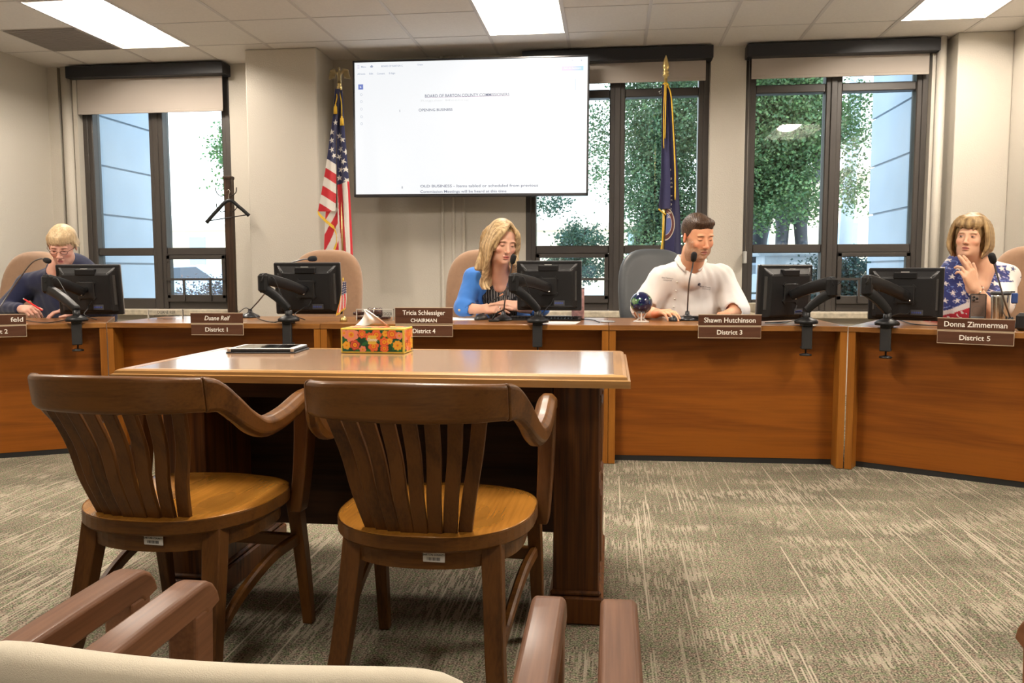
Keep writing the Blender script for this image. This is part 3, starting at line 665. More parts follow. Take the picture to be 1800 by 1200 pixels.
u1, A1, L1 = unit('left end desk unit, set at an angle before the woman in navy', (CORN[0][0]-1.45*math.cos(.50), CORN[0][1]-1.45*math.sin(.50)), CORN[0])
u2, A2, L2 = unit('desk unit with the empty seat, second from the left', CORN[0], CORN[1])
u3, A3, L3 = unit('widest desk unit in the centre, before the woman in the blue jacket', CORN[1], CORN[2])
u4, A4, L4 = unit('desk unit before the man in the white shirt', CORN[2], CORN[3])
_q = (CORN[3][0]+1.5*math.cos(.50), CORN[3][1]-1.5*math.sin(.50))
u5, A5, L5 = unit('right end desk unit, set at an angle before the woman in the star print top', CORN[3], _q)
# witness table
TOPM = wood('table_laminate', (.31, .175, .095), (.40, .24, .14), 0, .7, rough=.24, coat=.8, ring=.12)
TOAK = wood('table_oak_edge', (.30, .15, .045), (.50, .28, .10), 0, 1., rough=.3, coat=.4, ring=.3)
TOAKY = wood('table_oak_edge_side', (.22, .10, .028), (.42, .22, .075), 1, 1., rough=.3, coat=.4, ring=.3)
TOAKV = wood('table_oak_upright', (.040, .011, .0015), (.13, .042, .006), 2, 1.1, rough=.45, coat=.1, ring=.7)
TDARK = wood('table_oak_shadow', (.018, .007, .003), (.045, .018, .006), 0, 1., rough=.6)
tx0, tx1, ty0, ty1, tz = -1.465, .055, 2.26, 2.99, .760
tb = thing('witness_table', ((tx0+tx1)/2, (ty0+ty1)/2, 0), 'oak pedestal table with a glossy brown top in the middle of the room', 'table')
hx, hy = (tx1-tx0)/2, (ty1-ty0)/2
MB().box(-hx+.045, hx-.045, -hy+.03, hy-.03, tz-.02, tz).build('tabletop', TOPM, tb)
prof = [(0, -.034), (0, -.014), (-.007, -.012), (-.010, -.004), (-.020, .0005), (-.046, .0005), (-.046, -.034)]
def edge(nm, ax, L, off, m):
    mb = MB(); secs = []
    for e in (-1, 1):
        q = []
        for dx, dz in prof:
            t = e*(L+dx)           # mitred corner
            q.append((t, off+dx*1., tz+dz) if ax == 0 else (off+dx, t, tz+dz))
        secs.append(q)
    mb.sweep(secs); return mb, m
for nm, sgn, ax in (('edge_moulding', -1, 0), ('edge_moulding', 1, 0), ('edge_moulding', -1, 1), ('edge_moulding', 1, 1)):
    mb = MB(); secs = []; L, W = (hx, hy) if ax == 0 else (hy, hx)
    for e in (-1, 1):
        secs.append([((e*(L+dx), sgn*(W+dx), tz+dz) if ax == 0 else (sgn*(W+dx), e*(L+dx), tz+dz)) for dx, dz in prof])
    mb.sweep(secs); mb.build(nm, TOAK if ax == 0 else TOAKY, tb)
for s in (-1, 1):
    a, b = (hx-.22, hx-.085) if s > 0 else (-hx+.085, -hx+.22)
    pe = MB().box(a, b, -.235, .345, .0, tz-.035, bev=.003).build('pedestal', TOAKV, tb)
    xo = b if s > 0 else a
    mb = MB()
    for y0, y1 in ((-.19, .04), (.08, .30)):
        for z0, z1 in ((.14, .40), (.45, .68)): mb.box(xo-.003, xo+.003, y0, y1, z0, z1, bev=.002).box(xo-.005, xo+.007*s+.001, y0+.025, y1-.025, z0+.025, z1-.025, bev=.004)
    mb.build('raised_panel', TOAKV, pe)
    MB().box(a-.014, b+.014, -.249, .359, 0, .085, bev=.006).box(a-.008, b+.008, -.243, .353, .085, .102, bev=.006).build('base_moulding', TOAKV, pe)
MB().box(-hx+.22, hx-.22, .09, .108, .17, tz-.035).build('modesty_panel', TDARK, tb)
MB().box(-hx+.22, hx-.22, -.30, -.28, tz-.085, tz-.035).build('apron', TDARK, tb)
# ------------------------------------------------------------------ slatted oak armchairs
CW = wood('chair_wood', (.062, .022, .0035), (.135, .052, .009), 0, 1.2, rough=.42, coat=.08, ring=.35)
CWV = wood('chair_wood_upright', (.056, .020, .0035), (.125, .047, .009), 2, 1.2, rough=.45, coat=.05, ring=.3)
CWS = wood('chair_seat_wood', (.20, .080, .010), (.34, .145, .022), 1, .9, rough=.24, coat=.5, ring=.15)
def sect(c, t, w, h, up=Vector((0, 0, 1)), r=.3, lean=None):
    t = Vector(t).normalized(); s = t.cross(up).normalized(); u = lean or up
    b = min(w, h)*r; q = []
    for a, d in ((1, 1), (-1, 1), (-1, -1), (1, -1)):
        e1 = (a*(w/2), d*(h/2-b)); e2 = (a*(w/2-b), d*(h/2))
        for e in ((e1, e2) if a*d > 0 else (e2, e1)): q.append(tuple(Vector(c)+s*e[0]+Vector(u)*e[1]))
    return q
def banker_chair():
    o = thing('wooden_armchair', (0, 0, 0), None, None)
    # saddle seat
    def outline(k=1.):
        P = []
        for i in range(56):
            a = 2*PI*i/56; c, s = math.cos(a), math.sin(a)
            x = .248*math.copysign(abs(c)**(.80), c); y = (.235*math.copysign(abs(s)**.62, s) if s > 0 else -.245*abs(s)**.95)
            P.append((x*k, y*k))
        return P
    mb = MB(); secs = []; rad = [0.02, .2, .4, .6, .8, .93, .985, 1., 1., .985]
    def topz(x, y, k):
        return .452-.016*math.exp(-((abs(x)-.10)/.075)**2-((y+.02)/.16)**2)*(1 if k < .99 else 0)-(.0 if k < .95 else .004)
    for i, k in enumerate(rad[:7]): secs.append([(x, y, topz(x, y, k)) for x, y in outline(k)])
    secs.append([(x, y, .446) for x, y in outline(1.)])
    secs.append([(x, y, .440) for x, y in outline(.98)]); secs.append([(x, y, .440) for x, y in outline(.02)])
    st_ = mb.sweep(secs, smooth=True).build('seat', CWS, o)
    mb = MB(); mb.sweep([[(x, y, z) for x, y in outline(k)] for k, z in ((.985, .4435), (1.004, .4425), (1.006, .414), (.985, .408), (.5, .408))], smooth=False, caps=False); mb.build('seat_edge', CW, st_)
    mb = MB()
    P = outline(.90); Q = outline(.84); n = len(P)
    mb.sweep([[(*P[i], .410), (*P[i], .362), (*Q[i], .362), (*Q[i], .410)] for i in list(range(n))+[0]], caps=False); mb.build('seat_frame', CW, o)
    # crest rail flowing into the arms
    cp = bez([(-.222, -.272, .764), (-.15, -.328, .768), (0, -.355, .770), (.15, -.328, .768), (.222, -.272, .764)], 20)
    mb = MB(); secs = []
    for i, p in enumerate(cp):
        t = cp[min(i+1, 20)]-cp[max(i-1, 0)]; secs.append(sect(p, t, .026, .088+.004*math.cos((i-10)/10*PI), r=.3, lean=Vector((0, -.16, .987))))
    mb.sweep(secs, smooth=False); mb.build('crest_rail', CW, o, bevel=.004)
    for s in (-1, 1):
        ap = bez([(s*.221, -.273, .764), (s*.238, -.240, .757), (s*.252, -.195, .722), (s*.260, -.14, .680), (s*.264, -.075, .655), (s*.264, .03, .662), (s*.260, .14, .684), (s*.258, .205, .688)], 26)
        mb = MB(); secs = []
        for i, p in enumerate(ap):
            u = i/26; t = ap[min(i+1, 26)]-ap[max(i-1, 0)]
            w = .026+.026*min(1, max(0, (u-.15)/.5)); h = .088-.034*min(1, u/.55)
            up = Vector((0, 0, 1)); tt = Vector(t).normalized(); un = (up-tt*tt.dot(up)); un.normalize()
            hh = h; secs.append(sect(p, t, w, hh, r=.28, lean=(Vector((0, -.16, .987))*(1-u)+un*u).normalized()))
        mb.sweep(secs); mb.build('arm', CW, o, bevel=.004)
        mb = MB(); post = bez([(s*.258, .186, .678), (s*.258, .182, .60), (s*.256, .170, .50), (s*.252, .150, .40), (s*.250, .145, .372)], 10)
        secs = []
        for i, p in enumerate(post):
            u = i/10; w = .046-.014*u; dp = .062-.014*u*u
            secs.append([(p[0]-w/2, p[1]-dp/2, p[2]), (p[0]+w/2, p[1]-dp/2, p[2]), (p[0]+w/2, p[1]+dp/2, p[2]), (p[0]-w/2, p[1]+dp/2, p[2])])
        mb.sweep(secs); mb.build('arm_post', CWV, o, bevel=.004)
        # front leg, rear leg, curved side brace
        for nm, pts, w in (('leg', [(s*.222, .175, .416), (s*.226, .215, .20), (s*.228, .245, .0)], .040), ('leg', [(s*.168, -.150, .416), (s*.176, -.175, .30), (s*.190, -.225, .12), (s*.214, -.275, 0)], .050)):
            mb = MB(); secs = []; bb = bez(pts, 10)
            for i, p in enumerate(bb):
                k = (w-.010*i/10)/2; secs.append([(p[0]-k, p[1]-k, p[2]), (p[0]+k, p[1]-k, p[2]), (p[0]+k, p[1]+k, p[2]), (p[0]-k, p[1]+k, p[2])])
            mb.sweep(secs); mb.build(nm, CWV, o, bevel=.003)
        mb = MB(); bb = bez([(s*.186, -.19, .145), (s*.20, -.10, .215), (s*.212, .05, .265), (s*.222, .19, .275)], 14); secs = []
        for i, p in enumerate(bb):
            t = bb[min(i+1, 14)]-bb[max(i-1, 0)]; secs.append(sect(p, t, .022, .034, r=.25))
        mb.sweep(secs); mb.build('side_brace', CW, o)
    MB().box(-.215, .215, .215, .237, .24, .275, bev=.003).build('stretcher', CW, o)
    for i in range(8):
        k = (i-3.5)/3.5; b = Vector((k*.112, -.222+.030*k*k, .446)); t = Vector((k*.168, -.345+.055*k*k, .732))
        pts = bez([b, b.lerp(t, .33)+Vector((0, -.004, 0)), b.lerp(t, .66)+Vector((0, .010, 0)), t], 10); secs = []
        for p in pts: secs.append([(p[0]-.0165, p[1]-.007, p[2]), (p[0]+.0165, p[1]-.007, p[2]), (p[0]+.0165, p[1]+.007, p[2]), (p[0]-.0165, p[1]+.007, p[2])])
        MB().sweep(secs).build('back_slat', CWV, o, bevel=.002)
    tg = MB().box(-.026, .026, -.003, .0, -.0125, .0125, bev=.002).build('asset_tag', mat('silver_sticker', (.62, .62, .62), .35), o); tg.location = (.045, -.2225, .394); tg['label'] = 'small silver barcode sticker'
    mb = MB(); r = random.Random(3)
    for i in range(14): x = -.016+i*.0023; mb.box(x, x+r.choice((.0007, .0012)), -.0036, -.003, -.008, -.001)
    mb.build('barcode', mat('print_black', (.02, .02, .02), .6), tg)
    M = RX(PI/2); text('sticker_text', 'BARTON COUNTY', .0062, mat('print_black', ()), T(0, -.0034, .005) @ M, tg)
    return o
c2 = banker_chair(); c2.location = (-.435, 2.04, 0); c2.rotation_euler = (0, 0, -.04)
tag(c2, 'slatted wooden armchair with empty seat, right of the two at the table', 'chair', 'slatted armchairs at the table')
c1 = copy_tree(c2); c1.location = (-1.135, 2.08, 0); c1.rotation_euler = (0, 0, -.07); c1['label'] = 'slatted wooden armchair with empty seat, left of the two at the table'
# ------------------------------------------------------------------ front row chairs, cut off by the frame
FW = wood('front_chair_wood', (.10, .038, .013), (.175, .074, .031), 1, 1.2, rough=.55, coat=.06, ring=.25)
CREAM = mat('cream_upholstery', (.60, .54, .42), .85, bump=.4, bscale=900, sheen=.3)
def row_chair():
    o = thing('guest_armchair', (0, 0, 0), None, None)
    # rounded upholstered back
    mb = MB(); secs = []
    N_ = 30
    def ring(s, dy):
        P = []
        for i in range(N_+1):
            u = i/N_; x = -.215+.43*u; e = abs(2*u-1)
            P.append((x*s, -.22+dy-.04*(1-e*e)*1., .0+.29*(1-max(0, (e-.75)/.25)**2*.35)))
        return P
    zt = .700
    top = []
    for i in range(N_+1):
        u = i/N_; e = 2*u-1; top.append((e*.255-.052, -.13, zt-.006*e-.016*abs(e)**2.2-.035*abs(e)**12))
    for off, dz in ((-.028, -.028), (-.022, -.008), (-.008, 0), (.008, 0), (.022, -.008), (.028, -.028), (.034, -.10), (.05, -.24), (.05, -.27), (-.0, -.27), (-.012, -.24), (-.024, -.10)):
        secs.append([(x, y+off+.05*((x+.065)/.235)**2+(.10 if 0 else 0)-dz*.22, z+dz) for x, y, z in top])
    mb.sweep([list(s) for s in secs]+[secs[0]], smooth=True, caps=False, closed=False)
    bk = mb.build('backrest', CREAM, o)
    mb = MB(); mb.box(-.23, .23, -.22, .24, .38, .45, bev=.03); mb.build('seat', CREAM, o, bevel=.01)
    for s in (-1, 1):
        x = s*.247
        ap = bez([(x, -.30, .597), (x, -.10, .600), (x, .10, .603), (x, .240, .603)], 14); mb = MB(); secs = []
        for i, p in enumerate(ap):
            t = ap[min(i+1, 14)]-ap[max(i-1, 0)]; w = .045; secs.append(sect(p, t, w, .042, r=.12))
        # rounded nose turning down into the post
        for a in (.35, .7, 1.05, 1.4): secs.append(sect((x, .240+.028*math.sin(a), .603-.028*(1-math.cos(a))), (0, math.cos(a), -math.sin(a)), .045, .042, r=.12, lean=Vector((0, math.sin(a), math.cos(a)))))
        mb.sweep(secs); mb.build('arm', FW, o, bevel=.002)
        mb = MB(); mb.sweep([[(x-.021, .218, .585), (x+.021, .218, .585), (x+.021, .268, .585), (x-.021, .268, .585)], [(x-.018, .20, 0), (x+.018, .20, 0), (x+.018, .24, 0), (x-.018, .24, 0)]]); mb.build('leg', FW, o, bevel=.004)
        mb = MB(); mb.sweep([[(x-.02, -.29, .59), (x+.02, -.29, .59), (x+.02, -.25, .59), (x-.02, -.25, .59)], [(x-.018, -.36, 0), (x+.018, -.36, 0), (x+.018, -.32, 0), (x-.018, -.32, 0)]]); mb.build('leg', FW, o, bevel=.004)
        MB().box(x-.012, x+.012, -.27, .25, .37, .41, bev=.003).build('side_rail', FW, o)
    MB().box(-.24, .24, .215, .24, .37, .41, bev=.003).build('front_rail', FW, o)
    return o
q = row_chair(); q.location = (-.325, .80, 0); tag(q, 'cream upholstered wooden armchair in the foreground, only back top and arms in frame', 'chair', 'guest armchairs in the front row')
p_ = copy_tree(q); p_.location = (-.93, .83, 0); p_['label'] = 'guest armchair at the bottom left corner, its worn right arm behind the cream back'
r_ = copy_tree(q); r_.location = (.275, .80, 0); r_.scale = (1.06, 1, 1); [setattr(c, 'location', (0, 0, -.06)) for c in r_.children if c.name.startswith('backrest')]; r_['label'] = 'guest armchair at bottom centre, its reddish left arm right of the cream backed chair'
# ------------------------------------------------------------------ tan high-back chairs
TAN = mat('tan_upholstery', (.30, .175, .100), .9, bump=.4, bscale=700, sheen=.4, var=.06, vscale=40)
BLKP = mat('black_plastic', (.012, .012, .013), .38)
GREYP = mat('dark_grey_vinyl', (.055, .06, .065), .45, spec=.5)
def office_chair(m):
    o = thing('office_chair', (0, 0, 0), None, None)
    Fd = Field(axis(-.34, .34, .014), axis(-.2, .34, .014), axis(.3, 1.3, .014))
    def slab(x, y, z):
        # rounded tall back, leaning and dished; the back sits behind the sitter at +y
        yy = y-.20-(z-.55)*.20+.10*(x*x)/.05*.25
        w = .265
        zc = .86; hz = .34
        qx, qz = np.abs(x)/w, np.abs(z-zc)/hz
        p = (qx**3.+qz**3.)**(1/3.)
        d2 = (p-1)*.2; dy = np.abs(yy)-.012
        return np.sqrt(np.maximum(d2+.04, 0)**2+np.maximum(dy, 0)**2)+np.minimum(np.maximum(d2+.04, dy), 0)-.036
    Fd.op(slab, np.array([-.33, -.15, .35]), np.array([.33, .33, 1.29]), .01)
    me, _ = Fd.mesh('back'); link('backrest', me, m, o)
    Fd = Field(axis(-.3, .3, .016), axis(-.35, .25, .016), axis(.36, .56, .016))
    Fd.ell((0, -.05, .46), (.25, .25, .055), .01); me, _ = Fd.mesh('seat'); link('seat', me, m, o)
    MB().lathe([(.03, .0), (.03, .32)], 14, T(0, 0, .1)).build('column', BLKP, o)
    mb = MB()
    for k in range(5):
        a = 2*PI*k/5; mb.tube([(0, 0, .11), (.28*math.cos(a), .28*math.sin(a), .075)], [.03, .018], 8)
    b = mb.build('star_base', BLKP, o)
    for k in range(5):
        a = 2*PI*k/5; MB().lathe([(.0, -.02), (.03, -.018), (.03, .018), (0, .02)], 12, T(.28*math.cos(a), .28*math.sin(a), .03) @ RX(PI/2)).build('caster', BLKP, b)
    for s in (-1, 1):
        MB().tube([(s*.24, .05, .44), (s*.29, .05, .46), (s*.29, .03, .64)], .014, 8).box(s*.29-.03, s*.29+.03, -.15, .12, .64, .665, bev=.01).build('armrest', BLKP, o)
    return o
# ------------------------------------------------------------------ things on and round the desks
def oc(m, x, y, rz, lab, z=0., tilt=0.):
    o = office_chair(m); o.location = (x, y, z); o.rotation_euler = (0, 0, rz); tag(o, lab, 'chair', 'high-back office chairs'); return o
oc(TAN, -4.27, 5.33, -.25, 'tan high-back chair behind the woman in the navy jumper')
oc(TAN, -1.95, 5.30, .05, 'empty tan high-back chair in front of the striped flag')
oc(TAN, -.87, 5.38, .0, 'tan high-back chair behind the woman in the blue jacket')
oc(TAN, 2.47, 5.10, -.35, 'tan high-back chair behind the woman in the star print top')
oc(GREYP, .36, 5.50, .25, 'dark grey vinyl high-back chair behind the man in the white shirt, built from a window reflection')  # solid chair stands in for a grey arc reflected in the window
MON = mat('monitor_black', (.010, .010, .011), .42, spec=.35, bump=.25, bscale=900); MONG = mat('monitor_gloss', (.008, .008, .009), .42, spec=.3); BEZ = mat('monitor_rim_grey', (.30, .29, .29), .35, metal=.4)
MET = mat('bright_steel', (.65, .64, .62), .25, metal=1.)
def monitor():
    o = thing('computer_monitor', (0, 0, 0), None, None)
    W, Hh = .200, .153
    MB().box(-W, W, -.004, .018, -Hh, Hh, bev=.006).build('housing', MON, o)
    MB().box(-W, W, .016, .024, -Hh, Hh, bev=.003).build('bezel', BEZ, o)
    MB().box(-W+.012, W-.012, .0235, .0245, -Hh+.014, Hh-.012).build('screen', mat('dark_screen', (.02, .03, .05), .15, emis=((.5, .6, .8), .6)), o)
    mb = MB(); w1, h1, w2, h2 = W-.022, Hh-.018, W-.058, Hh-.05
    def fr(w, ht, hb, y): return [(-w, y, hb), (w, y, hb), (w, y, ht), (-w, y, ht)]
    mb.sweep([fr(w1, h1, -h1, -.002), fr(w2+.012, h2, -h1+.006, -.030), fr(w2, h2-.012, -h1+.016, -.034)]); mb.build('rear_cover', MON, o, bevel=.004)
    mb = MB()
    for s in (-1, 1): MB().add([(s*w1, -.0045, h1), (s*(w1-.014), -.0045, h1), (s*(w2-.012), -.0335, h2-.004), (s*(w2+.004), -.032, h2-.010)], [(0, 1, 2, 3)]).build('corner_facet', mat('monitor_facet', (.10, .10, .105), .3), o)
    MB().box(-.062, .062, -.0385, -.006, h2-.012, h2+.024, bev=.004).build('carry_recess', MONG, o)
    MB().box(-.022, .022, -.0395, -.0375, h2+.026, h2+.030).build('release_tab', mat('pale_grey_plastic', (.5, .5, .48), .4), o)
    for s in (-1, 1):
        mb = MB(); mb.box(s*(W-.035)-.0075, s*(W-.035)+.0075, -.0195, -.006, -.09, .09)
        for k in range(34): z = -.088+k*.0052; mb.box(s*(W-.035)-.007, s*(W-.035)+.007, -.0208, -.019, z, z+.0022)
        mb.build('vent', mat('vent_grey', (.06, .058, .056), .5), o)
    MB().box(-.052, .052, -.042, -.033, -.052, .052, bev=.006).prism([(-.075, -.012), (.075, -.012), (.075, .012), (-.075, .012)], .034, .040, T(0, 0, 0) @ RX(PI/2) @ RZ(PI/4)).prism([(-.075, -.012), (.075, -.012), (.075, .012), (-.075, .012)], .034, .040, RX(PI/2) @ RZ(-PI/4)).build('mount_plate', BLKP, o)
    MB().box(.035, .100, -.037, -.033, -.118, -.088).build('port_panel', mat('port_grey', (.06, .062, .068), .4), o)
    mb = MB()
    for k in range(5): mb.box(.040+k*.011, .047+k*.011, -.039, -.036, -.108, -.098)
    mb.build('port', mat('port_blue', (.05, .08, .30), .4), o)
    return o
def arm(base, elbow, vesa, lab, rz):
    """gas-spring arm: clamp on the desk's front edge, elbow, head at the monitor"""
    o = thing('monitor_arm', tuple(base), lab, 'monitor arm', 'clamped monitor arms'); b = Vector(base); E = Vector(elbow)-b; V = Vector(vesa)-b
    R = RZ(rz)
    c = MB().box(-.026, .026, -.016, .004, -.120, .0, R, bev=.004).box(-.026, .026, -.016, .05, .0, .012, R, bev=.003).box(-.022, .022, -.012, .045, -.120, -.108, R)
    c.build('clamp', mat('clamp_black', (.022, .022, .023), .42), o)
    MB().tube([R @ Vector((0, .014, -.150)), R @ Vector((0, .014, -.044))], .0045, 8).lathe([(.0, -.158), (.030, -.156), (.031, -.148), (.012, -.143)], 18, R @ T(0, .014, 0)).build('clamp_screw', BLKP, o)
    MB().lathe([(.058, .0), (.060, .012), (.050, .022), (.030, .030), (.024, .034)], 28, R @ T(0, .02, .012)).build('base_cap', MONG, o)
    B0 = R @ Vector((0, .02, .045))
    MB().lathe([(.020, .0), (.020, .055)], 16, T(B0.x, B0.y, .02)).build('post', MONG, o)
    def limb(p, q, h0, h1, w, nm):
        d = (q-p); t = d.normalized(); side = t.cross(Vector((0, 0, 1))).normalized(); up = side.cross(t).normalized(); secs = []
        for u, k in ((-.07, .55), (-.04, .85), (0, 1), (.25, .98), (.5, .90), (.75, .82), (1, .78), (1.03, .6)):
            c_ = p+d*u+up*(.008*math.sin(PI*max(0, min(1, u)))); h = h0*(1-max(0, u))+h1*max(0, min(1, u)); h *= k if (u < 0 or u > 1) else 1; hw = w/2*(1 if 0 <= u <= 1 else .8); b_ = h*.3
            secs.append([tuple(c_+side*(sx*(hw))+up*(z)) for sx, z in ((1, -h/2+b_), (1, h/2-b_), (.75, h/2), (-.75, h/2), (-1, h/2-b_), (-1, -h/2+b_), (-.6, -h/2), (.6, -h/2))])
        return MB().sweep(secs, smooth=False).build(nm, MONG, o, bevel=.003)
    Bt = B0+Vector((0, 0, .035))
    limb(E+Vector((0, 0, -.045)), Bt, .052, .040, .044, 'lower_link')
    limb(E+Vector((0, -.006, .006)), V+Vector((0, -.03, -.012)), .066, .052, .048, 'upper_link')
    MB().box(-.030, .026, -.028, .026, -.070, .036, T(E.x, E.y, E.z), bev=.014).build('elbow_joint', MONG, o)
    mb = MB().tube([V+Vector((0, -.035, -.004)), V+Vector((0, .004, 0))], .018, 14); mb.build('head_joint', BLKP, o)
    mb = MB().lathe([(.0, .0), (.005, .0), (.005, .003), (0, .003)], 10, T(*(V+Vector((.01, -.052, -.03)))) @ RX(PI/2)); mb.build('bolt', MET, o)
    # cables tied along the links
    pts = bez([V+Vector((.03, .02, -.07)), V+Vector((.02, -.01, -.10)), (V+B0)/2+Vector((.02, .03, -.04)), B0+Vector((.02, .04, .0)), B0+Vector((.06, .09, -.030))], 20)
    MB().tube(pts, .0028, 6).build('cable', BLKP, o)
    pts = bez([E*1.0+Vector((.02, .01, .0)), E+Vector((.05, .015, .012)), (E+Bt)/2+Vector((.02, .02, .0)), Bt+Vector((.0, .03, 0))], 16)
    MB().tube(pts, .0026, 6).build('cable', BLKP, o)
    return o
def edge_at(px, off=0.):
    """point on the front edge of the desk run in the line of sight of a photo column"""
    segs = [(np.array(CORN[0]), np.array((-math.cos(.5), -math.sin(.5)))), (np.array(CORN[0]), np.array((CORN[3][0]-CORN[0][0], CORN[3][1]-CORN[0][1]))/np.hypot(CORN[3][0]-CORN[0][0], CORN[3][1]-CORN[0][1])), (np.array(CORN[3]), np.array((math.cos(.5), -math.sin(.5))))]
    d = at(px, 575, 1.)[:2]
    for k, (p, u) in enumerate(segs):
        A = np.array([[d[0], -u[0]], [d[1], -u[1]]]); t, w = np.linalg.solve(A, p)
        if t > 0 and w >= 0 and (k != 1 or w <= 4.08): n = np.array((-u[1], u[0])) if k else np.array((u[1], -u[0])); q = p+u*w+n*off; return np.array([q[0], q[1], HD])
m0 = monitor(); first = True
for base, elb, mon, Ym, rz, tilt, dz, lm, la in (
    ((135, 4.395), (84, 494, 4.40), (157, 509), 4.72, .07, .10, .50, 'black monitor seen from behind, before the woman in the navy jumper', 'black monitor arm on the left end desk unit'),
    ((506, 4.40), (464, 492, 4.40), (541, 507), 4.72, .03, .10, .0, 'black monitor seen from behind, before the empty tan chair', 'black monitor arm before the empty tan chair'),
    ((945, 4.45), (904, 492, 4.42), (965, 502), 4.74, -.06, .06, .0, 'black monitor seen from behind, beside the woman in the blue jacket', 'black monitor arm beside the woman in the blue jacket'),
    ((1418, 4.47), (1462, 499, 4.45), (1381, 514), 4.70, .62, .04, .0, 'black monitor turned side-on, to the right of the man in the white shirt', 'black monitor arm leaning right, on the desk unit of the man in the white shirt'),
    ((1558, 4.36), (1524, 496, 4.36), (1591, 517), 4.62, -.42, .04, -.50, 'black monitor seen from behind, before the woman in the star print top', 'black monitor arm on the right end desk unit')):
    b = edge_at(base[0], -.005); SC_ = {965: .93, 1591: .91}.get(mon[0], 1.)
    e = at(*elb); mc = at(mon[0], mon[1], Ym)
    o = m0 if first else copy_tree(m0); first = False
    o.location = tuple(mc); o.rotation_euler = (tilt*1., 0, rz); o.scale = (SC_,)*3; tag(o, lm, 'monitor', 'monitors on the board desk')
    nrm = Vector((math.sin(rz), -math.cos(rz), 0)); v = Vector(mc)+nrm*.045
    arm(b, e, v, la, dz)
# gooseneck microphones
MICB = mat('mic_base', (.035, .037, .042), .3, metal=.5); MICN = mat('mic_neck', (.16, .16, .165), .35, metal=.8); FOAM = mat('mic_foam', (.008, .008, .009), .9)
def mic(base, pts, lab):
    b = Vector((*base[:2], HD)); o = thing('gooseneck_microphone', tuple(b), lab, 'microphone', 'gooseneck microphones')
    MB().lathe([(.058, 0), (.060, .006), (.052, .015), (.030, .026), (.014, .034), (.012, .05), (.010, .055)], 28).build('base', MICB, o)
    P = [Vector((0, 0, .045))]+[Vector(p)-b for p in pts]; q = bez(P, 26)
    MB().tube(q, .0042, 8).build('gooseneck', MICN, o)
    d = Vector(q[-1]-q[-2]).normalized(); e = Vector(q[-1])
    MB().tube([e-d*.012, e-d*.004, e+d*.012, e+d*.032, e+d*.042, e+d*.046], [.008, .0145, .017, .0165, .012, .004], 14).build('capsule', FOAM, o)
mic(Zp(1208, 563, HD), [at(1211, 500, 4.74), at(1217, 470, 4.73), at(1219, 456, 4.71)], 'gooseneck microphone before the man in the white shirt')
mic(Zp(885, 563, HD), [at(889, 520, 4.74), at(897, 480, 4.70), at(901, 460, 4.68)], 'gooseneck microphone before the woman in the blue jacket')
mic(Zp(440, 558, HD), [at(462, 520, 4.86), at(500, 470, 4.85), at(528, 457, 4.83), at(545, 455, 4.82)], 'gooseneck microphone curling over the monitor at the empty seat')
mic(Zp(-6, 562, HD), [at(20, 510, 4.66), at(52, 466, 4.66), at(70, 455, 4.64), at(80, 457, 4.62)], 'gooseneck microphone curving before the woman in the navy jumper')
mic(Zp(1776, 576, HD), [at(1766, 530, 4.32), at(1752, 480, 4.31), at(1746, 459, 4.29)], 'gooseneck microphone before the woman in the star print top')
# desk name plates
PLQ = wood('engraved_plate', (.065, .024, .012), (.095, .040, .022), 0, 1.5, rough=.40, ring=.3); PLE = mat('brass_edge', (.62, .50, .36), .35, metal=.3); ENG = mat('engraved_cream', (.85, .82, .75), .6)
def plate(p, w, rz, rows, lab, italic=False, lean=0.):
    o = thing('name_plate', (p[0], p[1], HD), lab, 'name plate', 'desk name plates', rz=rz)
    MB().box(-w/2, w/2, -.008, -.004, -.066, .0, bev=.001).box(-w/2, w/2, -.008, .04, .0, .003).build('holder', PLE, o)
    z = {2: (.030, -.034), 3: (.064, .022, -.036)}[len(rows)]; hs = {2: (.054, .056), 3: (.052, .034, .056)}[len(rows)]
    for k, (t, zz, h) in enumerate(zip(rows, z, hs)):
        ww = w if k < len(rows)-1 else w*.985
        q = MB().box(-ww/2, ww/2, -.0125, -.0085, zz-h/2, zz+h/2, bev=.001).build('plaque', PLQ, o)
        MB().box(-ww/2-.001, ww/2+.001, -.0118, -.0082, zz+h/2, zz+h/2+.0035).box(-ww/2-.001, ww/2+.001, -.0118, -.0082, zz-h/2-.003, zz-h/2).build('edge_strip', PLE, q)
        if t: text('lettering', t[0], t[1], ENG, T(t[2] if len(t) > 2 else 0, -.0128, zz-.001) @ RX(PI/2), q, offset=.0004, shear=.25 if (italic and k == 0) else 0, width=t[3] if len(t) > 3 else None)
    return o
def pl(px, L): return Zp(px, 571, HD)
pA = Zp(383, 567, HD); plate(edge_at(383, -.001), .305, .02, [('Duane Reif', .036, 0, .150), ('District 1', .034, 0, .130)], 'brown name plate reading Duane Reif, District 1', True)
plate(edge_at(746, -.001), .318, .02, [('Tricia Schlessiger', .036, 0, .235), ('CHAIRMAN', .028, .0, .145), ('District 4', .034, 0, .125)], 'three-row name plate reading Tricia Schlessiger, CHAIRMAN, District 4')
plate(edge_at(1282, -.001), .325, .02, [('Shawn Hutchinson', .037, 0, .265), ('District 3', .034, 0, .130)], 'brown name plate reading Shawn Hutchinson, District 3')
t_ = .62; c_, s_ = math.cos(.50), math.sin(.50)
def on5(u, v=0.): return (CORN[3][0]+u*c_+v*s_, CORN[3][1]-u*s_+v*c_)
def on1(u, v=0.): return (CORN[0][0]-u*c_-v*s_, CORN[0][1]-u*s_+v*c_)
u5x = None
best = min((abs(_px-1715), u) for u in [k*.01 for k in range(20, 140)] for _px in [(lambda P: 900+F_PX*((P-np.array([0, 0, CAM_H])) @ _r)/((P-np.array([0, 0, CAM_H])) @ _f))(np.array([*on5(u), HD]))])[1]
